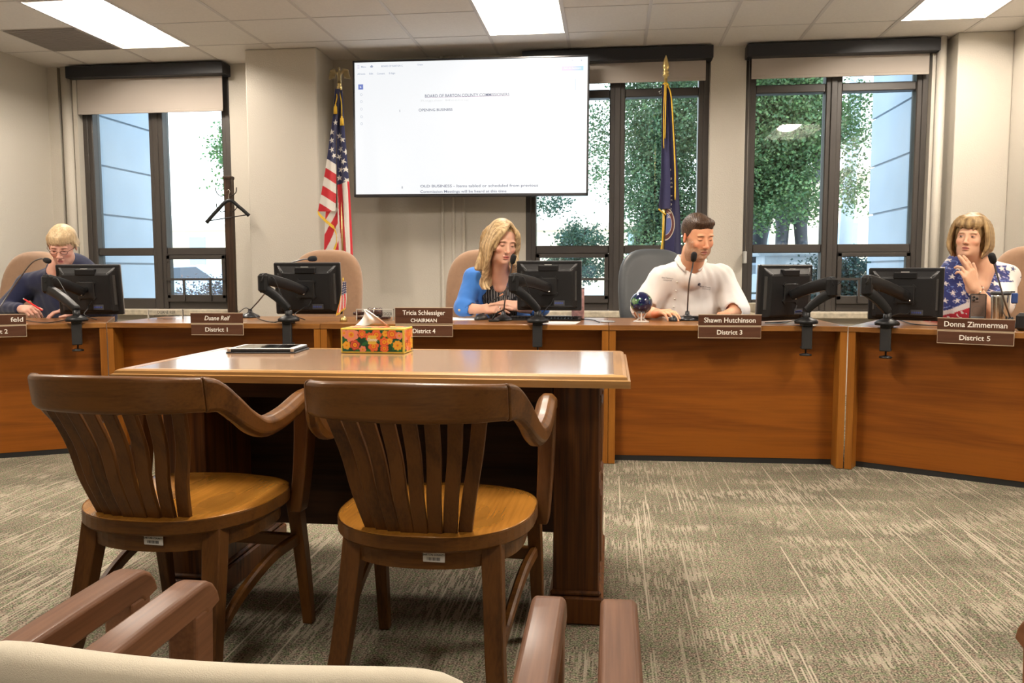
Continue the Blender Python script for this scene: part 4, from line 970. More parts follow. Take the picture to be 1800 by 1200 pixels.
plate(on5(best), .325, -.50, [('Donna Zimmerman', .037, 0, .265), ('District 5', .034, 0, .130)], 'brown name plate reading Donna Zimmerman, District 5')
best1 = min((abs(_px-44), u) for u in [k*.01 for k in range(20, 140)] for _px in [(lambda P: 900+F_PX*((P-np.array([0, 0, CAM_H])) @ _r)/((P-np.array([0, 0, CAM_H])) @ _f))(np.array([*on1(u), HD]))])[1]
plate(on1(best1+.15), .31, .50, [('feld', .036, .113, .06), ('District 2', .034, .000, .130)], 'brown name plate cut by the left edge of the frame, reading feld, District 2')
# clear acrylic name blocks
ACR = bpy.data.materials.new('clear_acrylic'); ACR.use_nodes = True; _p = ACR.node_tree.nodes['Principled BSDF']; _p.inputs['Transmission Weight'].default_value = 1; _p.inputs['Roughness'].default_value = .05; _p.inputs['IOR'].default_value = 1.15; _p.inputs['Base Color'].default_value = (.93, .95, .97, 1)
INK = mat('print_ink', (.02, .02, .025), .5)
def block(px0, px1, Y, h, rows, lab):
    a, b = at(px0, 560, Y), at(px1, 560, Y); w = b[0]-a[0]
    o = thing('acrylic_name_block', ((a[0]+b[0])/2, Y, HD), lab, 'name block', 'clear name blocks')
    MB().box(-w/2, w/2, -.006, .006, 0, h, bev=.001).build('block', ACR, o)
    MB().box(-w/2, w/2, -.0075, .0065, h-.003, h).box(-w/2, -w/2+.003, -.0075, .0065, 0, h).box(w/2-.003, w/2, -.0075, .0065, 0, h).build('polished_edge', mat('acrylic_edge', (.62, .60, .55), .3), o)
    for t, s, z, wd in rows: text('lettering', t, s, INK, T(.01, -.0072, z) @ RX(PI/2), o, extrude=.0002, width=wd)
block(261, 322, 4.78, .058, [('DUANE REIF', .026, .040, .115), ('BARTON COUNTY COMMISSIONER', .012, .018, .165)], 'clear name block reading DUANE REIF on the second desk unit from the left')
block(627, 692, 4.72, .068, [('TRICIA SCHLESSIGER', .026, .038, .19), ('BARTON COUNTY COMMISSIONER', .012, .018, .165)], 'clear name block partly behind the tissue, with the gavel behind it')
# gavel on its block
GW = mat('dark_walnut', (.055, .018, .012), .25, coat=.5)
g0 = Zp(665, 559, HD); bk_ = thing('sound_block', (g0[0], 4.86, HD), 'dark walnut sound block under the gavel', 'sound block')
MB().box(-.10, .10, -.035, .035, 0, .016, bev=.005).build('plinth', GW, bk_)
gv = thing('gavel', (g0[0]+.01, 4.86, HD+.042), 'dark walnut gavel lying on its block beside the chairman name plate', 'gavel')
MB().lathe([(.0, -.045), (.024, -.044), (.028, -.036), (.027, -.028), (.022, -.024), (.026, -.012), (.027, 0), (.026, .012), (.022, .024), (.027, .028), (.028, .036), (.024, .044), (0, .045)], 24, RY(PI/2) @ RZ(0)).build('head', GW, gv)
MB().tube([(-.02, 0, -.006), (-.06, -.004, -.006), (-.115, -.01, -.008), (-.13, -.01, -.008)], [.008, .009, .0125, .010], 12).build('handle', GW, gv)
MB().lathe([(.0285, -.004), (.0292, 0), (.0285, .004)], 24, RY(PI/2)).build('band', MET, gv)
# keyboards, mice, papers
def keyboard(p, rz, w, lab):
    o = thing('keyboard', (p[0], p[1], HD), lab, 'keyboard', 'black keyboards', rz=rz)
    MB().prism([(-.07, 0), (.07, 0), (.07, .022), (-.07, .012)], -w/2, w/2, RZ(PI/2) @ RX(PI/2)).build('case', BLKP, o)
    mb = MB(); nx = 20
    for r_i in range(6):
        y = -.058+r_i*.021; z = .013+.0014*r_i*1.
        for i in range(nx): x0 = -w/2+.012+i*(w-.024)/nx; mb.box(x0, x0+(w-.024)/nx-.003, -y-.017, -y, z, z+.007)
    mb.build('keys', mat('key_black', (.02, .02, .022), .5), o)
    return o
def mouse(p, rz, lab, led=True):
    o = thing('computer_mouse', (p[0], p[1], HD), lab, 'mouse', 'black computer mice', rz=rz)
    Fd = Field(axis(-.04, .04, .003), axis(-.07, .07, .003), axis(-.01, .05, .003)); Fd.ell((0, 0, .004), (.031, .056, .034), .004)
    me, _ = Fd.mesh('mouse'); bm = bmesh.new(); bm.from_mesh(me); bmesh.ops.bisect_plane(bm, geom=bm.verts[:]+bm.edges[:]+bm.faces[:], plane_co=(0, 0, .001), plane_no=(0, 0, -1), clear_outer=True); bm.to_mesh(me); bm.free()
    link('shell', me, BLKP, o, smooth=True)
    MB().box(-.003, .003, .01, .03, .030, .040, bev=.001).build('wheel', mat('dark_rubber', (.03, .03, .03), .7), o)
    if led: MB().lathe([(0, 0), (.004, 0), (.003, .002), (0, .003)], 10, T(.006, -.026, .030)).build('red_light', mat('red_led', (.8, .02, .01), .4, emis=((1, .05, .02), 3)), o)
keyboard((at(1262, 552, 4.96)[0], 4.93), .02, .44, 'long black keyboard before the man in the white shirt')
keyboard((at(958, 556, 4.84)[0], 4.86), -.02, .42, 'black keyboard under the monitor beside the woman in the blue jacket')
mouse((at(1186, 557, 4.84)[0], 4.84), -.35, 'black mouse under the hand of the man in the white shirt')
mouse(Zp(846, 562, HD), -.5, 'black mouse near the woman in the blue jacket')
PAPER = mat('white_paper', (.85, .85, .84), .8)
def sheet(p, rz, w, l, lab):
    o = MB().box(-w/2, w/2, -l/2, l/2, 0, .002).build('paper_sheet', PAPER); o.location = (p[0], p[1], HD); o.rotation_euler = (0, 0, rz); tag(o, lab, 'paper', 'papers on the desk')
sheet((at(818, 555, 4.93)[0], 4.93), .1, .20, .26, 'white paper beside the mouse of the woman in the blue jacket')
sheet((at(990, 560, 4.63)[0]-.02, 4.62), -.1, .21, .20, 'white paper lying under the monitor beside the woman in the blue jacket')
# jumble of phone holder by the mouse
p = Zp(872, 565, HD); o = thing('phone_clip_holder', tuple(p), 'small black folding clip holder between the mouse and the microphone', 'holder')
MB().box(-.04, .02, -.03, .03, 0, .012, bev=.004).build('foot', BLKP, o); MB().box(-.03, .03, -.008, .008, -.004, .004, T(-.005, .0, .035) @ RY(-.9), bev=.003).box(-.028, .028, -.02, .02, -.004, .004, T(.018, .01, .055) @ RY(-.5), bev=.003).build('clip', BLKP, o)
# loose desk cables
def cable(pts, lab, r=.003): o = MB().tube(bez(pts, 40), r, 6).build('cable', BLKP); tag(o, lab, 'cable', 'loose cables on the desk')
def zc(px, py): q = Zp(px, py, HD+.005); return q
cable([zc(420, 549), at(432, 541, 4.9), at(442, 548, 4.85), zc(455, 560), zc(480, 566), zc(500, 562)], 'black cable looping over the desk left of the empty seat monitor')
cable([zc(1345, 567), zc(1375, 566), zc(1400, 562), at(1412, 551, 4.6)], 'black cable along the desk under the side-on monitor')
cable([zc(940, 558), zc(980, 562), zc(1010, 560), zc(1040, 562), zc(1054, 566)], 'black cable running to the flat grey disc')
cable([zc(45, 563), zc(80, 567), zc(110, 563), zc(125, 556)], 'black cable along the left end desk unit')
cable([zc(1655, 572), zc(1610, 570), zc(1580, 562)], 'black cable behind the arm on the right end desk unit')
p = Zp(1068, 566, HD); o = MB().lathe([(0, 0), (.042, 0), (.043, .004), (.036, .007), (0, .008)], 28).build('boundary_disc', mat('disc_grey', (.28, .28, .28), .35)); o.location = tuple(p); tag(o, 'flat grey round disc on the desk near the seam', 'disc')
# pinkish picture box standing behind the centre monitor
a, b = at(1006, 557, 4.95), at(1026, 506, 4.95); o = thing('upright_box', ((a[0]+b[0])/2, 4.95, HD), 'pinkish patterned upright box just showing behind the centre monitor', 'box')
MB().box(-.036, .036, -.03, .05, 0, b[2]-HD-.004, bev=.002).build('carton', mat('pink_print', (.55, .30, .26), .6, var=.35, vscale=40), o); MB().box(-.037, .037, -.031, .051, b[2]-HD-.006, b[2]-HD).build('rim', mat('dark_rim', (.10, .06, .05), .6), o)
# small globe
p = Zp(1127, 566, HD); o = thing('desk_globe', tuple(p), 'small blue and green globe on a clear tripod stand', 'globe')
def globe_mat():
    m = bpy.data.materials.new('globe_print'); m.use_nodes = True; nt = m.node_tree; N = nt.nodes; L = nt.links; q = N['Principled BSDF']; q.inputs['Roughness'].default_value = .08; q.inputs['Coat Weight'].default_value = 1
    tc = N.new('ShaderNodeTexCoord'); n = N.new('ShaderNodeTexNoise'); n.inputs['Scale'].default_value = 16; n.inputs['Detail'].default_value = 6; L.new(tc.outputs['Object'], n.inputs['Vector'])
    r = N.new('ShaderNodeValToRGB'); e = r.color_ramp.elements; e[0].position = .52; e[0].color = (.006, .012, .07, 1); e[1].position = .56; e[1].color = (.05, .16, .05, 1); x = e.new(.66); x.color = (.25, .35, .20, 1); x = e.new(.40); x.color = (.004, .006, .045, 1)
    L.new(n.outputs['Fac'], r.inputs[0]); L.new(r.outputs[0], q.inputs['Base Color']); return m
mb = MB(); R_ = .0625; mb.lathe([(R_*math.sin(PI*k/28), -R_*math.cos(PI*k/28)) for k in range(29)], 40, T(0, 0, .108)); mb.build('sphere', globe_mat(), o)
ACS = mat('stand_acrylic', (.80, .72, .66), .12, coat=.5, alpha=.75)
mb = MB()
for a in (.5, 2.6, 4.7): mb.tube([(.042*math.cos(a), .042*math.sin(a), .0), (.012*math.cos(a), .012*math.sin(a), .022), (.036*math.cos(a), .036*math.sin(a), .062)], [.006, .006, .004], 8)
mb.lathe([(.045, 0), (.045, .006), (.03, .010), (0, .010)], 24); mb.build('stand', ACS, o)
# tiny striped flag in a brass foot
def stripes_canton(u, v, stars=True):
    """colour of a striped and starred flag; u along the fly, v up the hoist"""
    if u < .4 and v > 6/13: 
        return (.018, .022, .085)
    return ((.55, .018, .03) if int((1-v)*13-1e-6) % 2 == 0 else (.74, .70, .66))
p = at(604, 565, 4.61); p[2] = HD; o = thing('desk_flag', tuple(p), 'tiny striped flag with gold fringe on a brass foot beside the empty seat monitor', 'flag')
MB().lathe([(.022, 0), (.022, .012), (.016, .024), (.006, .032), (0, .034)], 20).build('foot', mat('old_brass', (.50, .38, .16), .35, metal=.8), o)
MB().tube([(0, 0, .03), (.002, 0, .235)], .0016, 6).lathe([(0, 0), (.005, .004), (.006, .010), (.002, .018), (0, .024)], 10, T(.002, 0, .233)).build('pole', mat('gilt', (.75, .52, .08), .3, metal=.7), o)
def ff(u, v):   # hangs limp: hoist at the pole, drooping to the lower left
    w = .018+.060*v; dx = -.8*u*w*.9+.030*math.sin(v*2.2)*0; 
    return (dx+.022*(1-abs(v-.6))*.4+.004*math.sin(u*12)-.004*v, .006*math.sin(u*14+v*3)-.006, .230-.155*v-.045*u*v)
me = gridmesh(lambda u, v: ff(u*1.0, v), 60, 90)
cols = []
for j in range(91):
    for i in range(61):
        u, v = i/60, j/90; cols.append((.70, .45, .04) if v > .93 or u > .93 else ((.02, .025, .09) if v < .42 and not ((i % 8 < 3) and (j % 7 < 3)) else ((.7, .66, .62) if v < .42 else ((.60, .03, .04) if int(u*8+v*1.5) % 2 == 0 else (.75, .70, .66)))))
for v_ in me.vertices: v_.co.x = v_.co.x*1.0+.014
paint(me, np.array(cols)); f = link('cloth', me, vcmat('flag_cloth', .8, sheen=.3), o); md = f.modifiers.new('s', 'SOLIDIFY'); md.thickness = .0008
# tissue box
GRNT = (.008, .075, .035)
c0 = Zp(597, 621, tz+.001); bw, bd, bh = .228, .115, .087
o = thing('tissue_box', (c0[0]+bw/2+.002, c0[1]+bd/2+.01, tz+.0015), 'floral tissue box with a white tissue pulled up, on the witness table', 'tissue box', rz=-.02)
MB().box(-bw/2, bw/2, -bd/2, bd/2, 0, bh, bev=.0015).build('carton', mat('carton_yellow', (.78, .62, .09), .45), o)
FL = vcmat('floral_print', .4)
def floral(P2, seed, w, h):
    r = np.random.default_rng(seed); C = np.tile(np.array(GRNT), (len(P2), 1)); X, Y = P2[:, 0], P2[:, 1]
    OR, PK, YE, RD, LG, TE = (.80, .13, .03), (.85, .30, .22), (.88, .50, .03), (.55, .05, .03), (.02, .17, .05), (.01, .12, .09)
    for _ in range(60):
        cx, cy, a, l = r.uniform(0, w), r.uniform(0, h), r.uniform(0, 6.3), r.uniform(.010, .018); dx, dy = X-cx, Y-cy; s, t = dx*math.cos(a)+dy*math.sin(a), -dx*math.sin(a)+dy*math.cos(a)
        m = (s/l)**2+(t/(l*.4))**2 < 1; C[m] = LG if r.random() < .6 else TE
    fl = [(.15, .78, .027, PK), (.33, .82, .016, OR), (.46, .68, .017, OR), (.57, .78, .020, OR), (.72, .84, .012, YE), (.83, .82, .020, OR), (.07, .28, .015, YE), (.21, .30, .019, RD), (.52, .25, .020, OR), (.70, .45, .018, OR), (.79, .50, .011, YE), (.95, .75, .014, PK), (.70, .15, .016, OR), (.34, .10, .013, PK), (.92, .30, .018, YE), (.03, .85, .014, PK)]
    for fx, fy, R0, col in fl:
        cx, cy = fx*w, fy*h; d = np.hypot(X-cx, Y-cy); th = np.arctan2(Y-cy, X-cx); n = int(r.integers(6, 10))
        rr = R0*(.80+.20*np.abs(np.cos(th*n/2+cx*50)))
        C[d < rr] = col; C[(d < rr*.78)] = np.array(col)*.55+np.array((.9, .35, .2))*.45; C[(d < rr*.62)] = col; C[d < rr*.40] = YE; C[d < rr*.22] = (.80, .20, .03)
    return C
def face(M, w, h, n, seed, logo=False):
    nu, nv = int(w/n), int(h/n); me = gridmesh(lambda u, v: (u*w, v*h, 0), nu, nv); P2 = np.array([(v.co.x, v.co.y) for v in me.vertices]); C = floral(P2, seed, w, h)
    if logo: m = (np.abs(P2[:, 0]-w*.50) < .0155) & (np.abs(P2[:, 1]-h*.55) < .0155); C[m] = (.80, .60, .10)
    paint(me, C); me.transform(M); f = link('printed_face', me, FL, o); return f
f1 = face(T(-bw/2+.006, -bd/2-.0006, .006) @ RX(PI/2), bw-.012, bh-.012, .0012, 5, True)
f2 = face(T(bw/2+.0006, -bd/2+.006, .006) @ RZ(PI/2) @ RX(PI/2), bd-.012, bh-.012, .0012, 9)
f3 = face(T(-bw/2+.006, -bd/2+.006, bh+.0006), bw-.012, bd-.012, .0014, 12)
text('brand_lettering', 'Kleenex', .017, mat('print_white', (.9, .9, .88), .5), T(0, -bd/2-.0012, .0475) @ RX(PI/2), f1, extrude=.0002, shear=.2, width=.038, offset=.0003)
me = gridmesh(lambda u, v: (0, 0, 0), 24, 24)
for k, vv in enumerate(me.vertices):
    u, v = (k % 25)/24*2-1, (k//25)/24; e = 1-v
    spread = .062*e**1.3+.006
    vv.co = (-.018+spread*u+.010*math.sin(3*v)-.028*v, .022*math.sin(u*3.2)*e-.005*math.sin(u*7+v*5)+.003, bh+.001+.062*v-.016*abs(u)*e*0+.012*e*(1-abs(u))+.004*math.sin(u*6)*e)
t = link('tissue', me, mat('tissue_white', (.88, .86, .83), .9), o); md = t.modifiers.new('s', 'SOLIDIFY'); md.thickness = .0008; md = t.modifiers.new('b', 'SUBSURF'); md.levels = 1; md.render_levels = 1
# tablet in a folio
pA, pB = Zp(414, 617, tz+.012), Zp(530, 605, tz+.012)
o = thing('tablet', ((Zp(472, 612, tz+.01))[0], (Zp(472, 612, tz+.01))[1]+.0, tz), 'white tablet lying in an open black folio at the left of the witness table', 'tablet', rz=.08)
MB().box(-.123, .125, -.088, .088, 0, .005, bev=.002).build('folio_cover', mat('folio_black', (.015, .014, .016), .55), o)
MB().box(-.118, .118, -.082, .086, .005, .015, bev=.003).build('folio_tray', mat('folio_black', ()), o)
s1 = MB().box(-.116, .116, -.080, .084, .0145, .0175, bev=.002).build('tablet_body', mat('tablet_white', (.80, .80, .80), .25), o)
MB().box(-.098, .098, -.066, .070, .0176, .0180).build('screen', mat('tablet_glass', (.012, .013, .015), .06, coat=1.), s1)
for x in (-.112, .112): MB().box(x-.006, x+.006, -.087, -.083, .006, .0165, bev=.001).build('corner_tab', mat('tan_elastic', (.5, .42, .34), .7), o)
# phone on a stand, tumbler, black box
p = Zp(1717, 573, HD); q = at(1719, 540, p[1]+.02); o = thing('smartphone', (q[0], q[1], HD+.012), 'smartphone in a clear brown case propped up facing the woman in the star print top', 'phone', rz=-.40)
CASE = mat('smoked_case', (.13, .085, .065), .25, coat=.4); hh = .155
MB().box(-.038, .038, -.006, .006, 0, hh, RX(-.10), bev=.006).build('case', BLKP, o)
MB().box(-.033, .033, -.0075, -.0055, .005, hh-.005, RX(-.10), bev=.004).build('back_panel', CASE, o)
cb = MB().box(-.028, .003, -.0105, -.0065, hh-.043, hh-.010, RX(-.10), bev=.006).build('camera_bump', mat('bump_brown', (.16, .11, .09), .3), o)
for x, z in ((-.0205, hh-.018), (-.0205, hh-.034), (-.006, hh-.026)): MB().lathe([(.0068, 0), (.0068, .003), (.004, .004), (0, .004)], 16, RX(-.10) @ T(x, -.0095, z) @ RX(PI/2)).build('lens', mat('lens_black', (.006, .006, .008), .1, coat=1), cb)
mb = MB(); M = RX(-.10) @ T(0, -.0072, .068) @ RX(PI/2); mb.lathe([(.022, -.0004), (.024, .0006), (.026, -.0004)], 36, M); mb.build('ring_mark', mat('ring_black', (.03, .025, .022), .5), o)
MB().box(-.032, .032, -.03, .03, -.012, -.004, bev=.003).box(-.030, .030, -.018, -.010, -.006, .036, RX(-.10), bev=.002).build('stand', mat('stand_slate', (.10, .115, .13), .4), o)
p = Zp(1766, 570, HD); q = at(1757, 560, 4.46); o = thing('steel_tumbler', (q[0], q[1], HD), 'brushed steel tumbler with dark lid and blue clip beside the star print top woman', 'tumbler')
MB().lathe([(0, 0), (.034, 0), (.036, .006), (.043, .150), (.044, .168), (.041, .170), (0, .170)], 32).build('body', mat('brushed_steel', (.62, .61, .58), .22, metal=1.), o)
MB().lathe([(.047, .166), (.048, .176), (.040, .182), (0, .182)], 32).box(.02, .066, -.01, .01, .176, .184, bev=.003).build('lid', mat('lid_dark', (.03, .035, .04), .4), o)
MB().box(.030, .062, -.052, -.040, .122, .176, bev=.005).build('clip', mat('clip_blue', (.02, .05, .18), .35), o)
p = Zp(1812, 582, HD); o = thing('black_device', (p[0], p[1]+.03, HD), 'black rounded device at the right edge of the frame on the desk', 'device', rz=-.5)
MB().box(-.05, .05, -.035, .035, 0, .085, bev=.014).build('case', BLKP, o); MB().lathe([(.0, 0), (.03, 0), (.03, .035), (.024, .045), (0, .045)], 20, T(-.115, .0, 0)).build('knob', BLKP, o)
# cup on the sill
q = at(1329, 539, 6.98); o = thing('paper_cup', (q[0], YB-.06, ZS-.004), 'small cream cup standing on the sill of the right window', 'cup')
MB().lathe([(0, 0), (.034, 0), (.045, .072), (.047, .074), (.045, .076), (.04, .070), (0, .066)], 24).build('cup', mat('cup_cream', (.72, .66, .55), .6), o)
# dark notebook under the hand of the woman in navy
p = Zp(82, 553, HD); o = MB().box(-.11, .11, -.08, .08, 0, .012, T(0, 0, .012) @ RX(.08), bev=.003).build('notebook', mat('navy_black', (.012, .013, .018), .5)); o.location = (p[0]+.02, p[1]+.04, HD); o.rotation_euler = (0, 0, .5); tag(o, 'dark notebook under the writing hand of the woman in the navy jumper', 'notebook')
# ------------------------------------------------------------------ screen on the wall
a, b, c, d = at(617, 110, 6.82), at(1037, 94, 6.82), at(623, 350, 6.82), at(1037, 340, 6.82)
ctr = (a+b+c+d)/4; W = 1.955; Hh = 1.115; roll = .006
o = thing('wall_screen', tuple(ctr), 'large flat screen on the wall showing a meeting agenda', 'screen', rot=(0, -roll*-1, 0))
MB().box(-W/2, W/2, .0, .055, -Hh/2, Hh/2, bev=.006).build('housing', mat('screen_black', (.012, .012, .014), .35), o)
mb = MB(); t = .015
mb.box(-W/2, W/2, -.012, .002, Hh/2-t, Hh/2, bev=.003).box(-W/2, W/2, -.012, .002, -Hh/2, -Hh/2+t+.008, bev=.003).box(-W/2, -W/2+t, -.012, .002, -Hh/2, Hh/2, bev=.003).box(W/2-t, W/2, -.012, .002, -Hh/2, Hh/2, bev=.003)
mb.build('bezel', mat('screen_bezel', (.03, .03, .034), .25), o)
x0, x1, z0, z1 = -W/2+t, W/2-t, -Hh/2+t+.006, Hh/2-t
pn = MB().box(x0, x1, -.004, .0, z0, z1).build('panel', mat('lit_page', (.04, .04, .045), .35, emis=((.96, .98, 1), .59)), o)
def lit(n, c, e=.57): return mat(n, tuple(q*.04 for q in c), .5, emis=(c, e))
def S(px, py):     # photo pixel of the crop to panel coordinates
    u = (px-274)/(1715-274); v = (py-(178-58*u))/((990-178)-(990-178-837+ -0)*0*u); h = 812+27*u; v = (py-(178-58*u))/h
    return x0+u*(x1-x0), z1-v*(z1-z0)
def tx(s, px, py, size, colr, name='screen_text', width=None, al='LEFT'):
    x, z = S(px, py); wm = None if width is None else width/1441*(x1-x0)
    return text(name, s, size, colr, T(x, -.0052, z) @ RX(PI/2), pn, extrude=.0002, align=al, width=wm, offset=.00025)
G1 = lit('page_grey_text', (.17, .19, .27)); G2 = lit('page_pale_text', (.40, .46, .60)); G3 = lit('page_faint_text', (.84, .86, .88)); BL = lit('page_blue', (.20, .26, .62)); LB = lit('page_pale_blue', (.80, .90, 1))
MB().box(x0, S(1700, 0)[0], -.0046, -.004, S(0, 185)[1]+.0, z1).build('toolbar', lit('toolbar_blue', (.88, .945, 1), .82), pn) if 0 else None
tx('BOARD OF BARTON COUNTY COMMISSIONERS', 980, 366, .034, G1, width=524, al='CENTER')
xa, za = S(719, 383); xb, zb = S(1243, 365)
MB().box(xa, xb, -.0052, -.0045, za-.001, za+.002).build('underline', lit('underline_pink', (.62, .42, .58)), pn)
tx('OPENING BUSINESS', 678, 462, .030, G1, width=212); tx('I', 557, 468, .028, G1)
tx('OLD BUSINESS - Items tabled or scheduled from previous', 685, 932, .030, G1, width=735); tx('Commission Meetings will be heard at this time', 685, 966, .030, G1, width=540); tx('II', 566, 942, .026, G1)
tx('Regular Meeting', 690, 404, .022, G3, width=300); tx('a line of small agenda text', 585, 268, .022, G3, width=600) if 0 else None
tx('Menu', 316, 203, .020, G2, width=30); tx('BOARD OF BARTON C', 444, 197, .020, G2, width=135); tx('Create', 672, 184, .018, G2, width=34)
tx('All tools', 292, 247, .020, G2, width=50); tx('Edit', 367, 244, .020, G2, width=24); tx('Convert', 416, 243, .020, G2, width=50); tx('E-Sign', 492, 239, .020, G2, width=38)
mb = MB()
for k in range(3): xx, zz = S(293, 195+k*8); mb.box(xx, xx+.016, -.0052, -.0045, zz-.0015, zz+.0015)
mb.build('menu_icon', lit('icon_violet', (.55, .45, .75)), pn)
xx, zz = S(312, 325); MB().box(xx-.021, xx+.021, -.0050, -.0045, zz-.021, zz+.021, bev=.001).build('tool_button', BL, pn)
MB().add([(xx-.006, -.0054, zz+.010), (xx-.006, -.0054, zz-.008), (xx+.007, -.0054, zz-.004)], [(0, 1, 2)]).build('cursor_icon', lit('icon_white', (.95, .97, 1)), pn)
for py in (372, 414, 460, 507, 550):
    xx, zz = S(315, py); M_ = T(xx, -.0045, zz) @ RX(PI/2); mb = MB()
    loop = [[tuple(M_ @ Vector((q_*math.cos(a_), q_*math.sin(a_), z_))) for q_, z_ in ((.0075, 0), (.0098, 0), (.0098, .0008), (.0075, .0008))] for a_ in [k_*PI/8 for k_ in range(17)]]
    mb.sweep(loop, caps=False); mb.build('tool_icon', G2, pn)
xx, zz = S(383, 198); MB().add([(xx-.013, -.005, zz), (xx, -.005, zz+.011), (xx+.013, -.005, zz), (xx+.009, -.005, zz-.010), (xx-.009, -.005, zz-.010)], [(0, 1, 2, 3, 4)]).build('home_icon', G2, pn)
xa, za = S(1560, 208); xb, zb = S(1690, 176); n = 26; V = []; Cc = []
for i in range(n+1):
    u = i/n; x = xa+(xb-xa)*u; V += [(x, -.005, za), (x, -.005, zb)]; cc = np.array((1, .62, .93))*(1-u)+np.array((.45, .78, .92))*u; Cc += [cc, cc]
me = bpy.data.meshes.new('pill'); me.from_pydata(V, [], [(2*i, 2*i+2, 2*i+3, 2*i+1) for i in range(n)]); paint(me, np.array(Cc))
m = bpy.data.materials.new('pill_gradient'); m.use_nodes = True; q = m.node_tree.nodes['Principled BSDF']; at_ = m.node_tree.nodes.new('ShaderNodeAttribute'); at_.attribute_name = 'Col'; m.node_tree.links.new(at_.outputs[0], q.inputs['Emission Color']); q.inputs['Emission Strength'].default_value = .57; q.inputs['Base Color'].default_value = (.02, .02, .02, 1)
link('assistant_button', me, m, pn); tx('Ask AI Assistant', 1624, 191, .018, lit('icon_white', ()), width=104, al='CENTER')
xx, zz = S(1643, 290); MB().box(xx-.003, xx+.003, -.005, -.0045, zz-.045, zz+.045).build('scroll_bar', lit('scroll_blue', (.62, .74, .92)), pn)
tx('x', 1678, 141, .026, G2, al='CENTER'); tx('o', 1622, 143, .022, G2, al='CENTER')
MB().box(-.25, .25, .055, YB-ctr[1], -.2, .2).build('wall_bracket', mat('bracket_black', (.015, .015, .016), .5), o)
# ------------------------------------------------------------------ big flags
GOLD = mat('gold_pole', (.72, .56, .24), .28, metal=.9); FRN = mat('gold_fringe', (.72, .45, .035), .8, bump=.8, bscale=250)
FC = vcmat('flag_cloth', .8)
EAG = mat('antique_brass', (.30, .24, .13), .4, metal=.85)
def fringe(pts, w, dirn, name, parent, m=FRN):
    mb = MB(); n = len(pts)
    for i in range(n-1):
        p, q = Vector(pts[i]), Vector(pts[i+1]); d = Vector(dirn).normalized()*w
        j = (q-p)*.25; mb.box(0, 0, 0, 0, 0, 0) if 0 else None
        mb.add([p+Vector((0, -.004, 0)), q+Vector((0, -.004, 0)), q+d+Vector((0, -.004, 0))-j*.3, p+d+Vector((0, -.006, 0))+j*.3, p+Vector((0, .003, 0)), q+Vector((0, .003, 0)), q+d-j*.3, p+d+j*.3], [(0, 1, 2, 3), (4, 7, 6, 5), (0, 4, 5, 1), (1, 5, 6, 2), (2, 6, 7, 3), (3, 7, 4, 0)])
    return mb.build(name, m, parent)
def star(mask_xy, c, r, ang=0.):
    x, y = mask_xy[:, 0]-c[0], mask_xy[:, 1]-c[1]; th = np.arctan2(x, y)+ang; d = np.hypot(x, y); k = np.mod(th+PI/5, 2*PI/5)-PI/5
    return d*np.cos(np.abs(k))*1.0+d*np.sin(np.abs(k))*3.077 < r   # pentagram edge
def cordtassel(p, q, parent):
    MB().tube(bez([p, (Vector(p)+Vector(q))/2+Vector((.01, -.01, 0)), q], 12), .0045, 6).build('cord', FRN, parent)
    MB().lathe([(0, 0), (.008, -.004), (.006, -.014), (.013, -.02), (.016, -.075), (0, -.078)], 14, T(*q)).build('tassel', FRN, parent)
# striped flag
YF1 = 6.5; top = at(597, 160, YF1); px2 = lambda px, py: at(px, py, YF1)
o = thing('flag_on_pole', (top[0]+.0, YF1, 0), 'stars and stripes flag with gold fringe and a brass eagle, left of the wall screen', 'flag', 'flags on floor poles'); b0 = Vector(o.location)
def L1_(px, py, dy=0.): p = px2(px, py); return Vector((p[0], p[1]+dy, p[2]))-b0
MB().tube([(0, 0, .04), (0, 0, top[2]+.02)], .014, 14).lathe([(0, 0), (.15, 0), (.15, .02), (.05, .06), (.02, .10), (0, .1)], 28).build('pole', GOLD, o)
e0 = L1_(597, 152)
eg = MB().lathe([(.012, -.03), (.020, -.02), (.020, 0), (.012, .01), (.017, .018), (.008, .03)], 18, T(0, 0, e0.z)).build('finial_cup', GOLD, o)
Fd = Field(axis(-.14, .14, .004), axis(-.06, .06, .004), axis(-.02, .20, .004))
Fd.cone((0, 0, .03), (0, 0, .10), .020, .026, .01).cone((0, -.004, .10), (.004, -.012, .150), .020, .011, .01).ell((.002, -.018, .158), (.013, .018, .012), .006).cone((.002, -.03, .157), (.002, -.046, .150), .005, .001, .003).ell((0, .01, .01), (.022, .008, .035), .01)
for s in (-1, 1):
    Fd.chain([(s*.02, 0, .105), (s*.055, -.004, .140), (s*.095, -.002, .135)], [.015, .016, .012], .01)
    for k in range(6): u = k/5; a_ = (s*(.045+.055*u), 0, .135-.004*k); Fd.cone(a_, (a_[0]+s*(.010+.012*u), .006, .052-.012*u+.03*(1-u)*0), .010, .004, .003)
    Fd.cone((s*.012, -.004, .04), (s*.018, -.010, .0), .012, .006, .006)
me, _ = Fd.mesh('eagle'); me.transform(T(0, 0, e0.z+.025) @ Matrix.Scale(.72, 4)); link('eagle_finial', me, EAG, o)
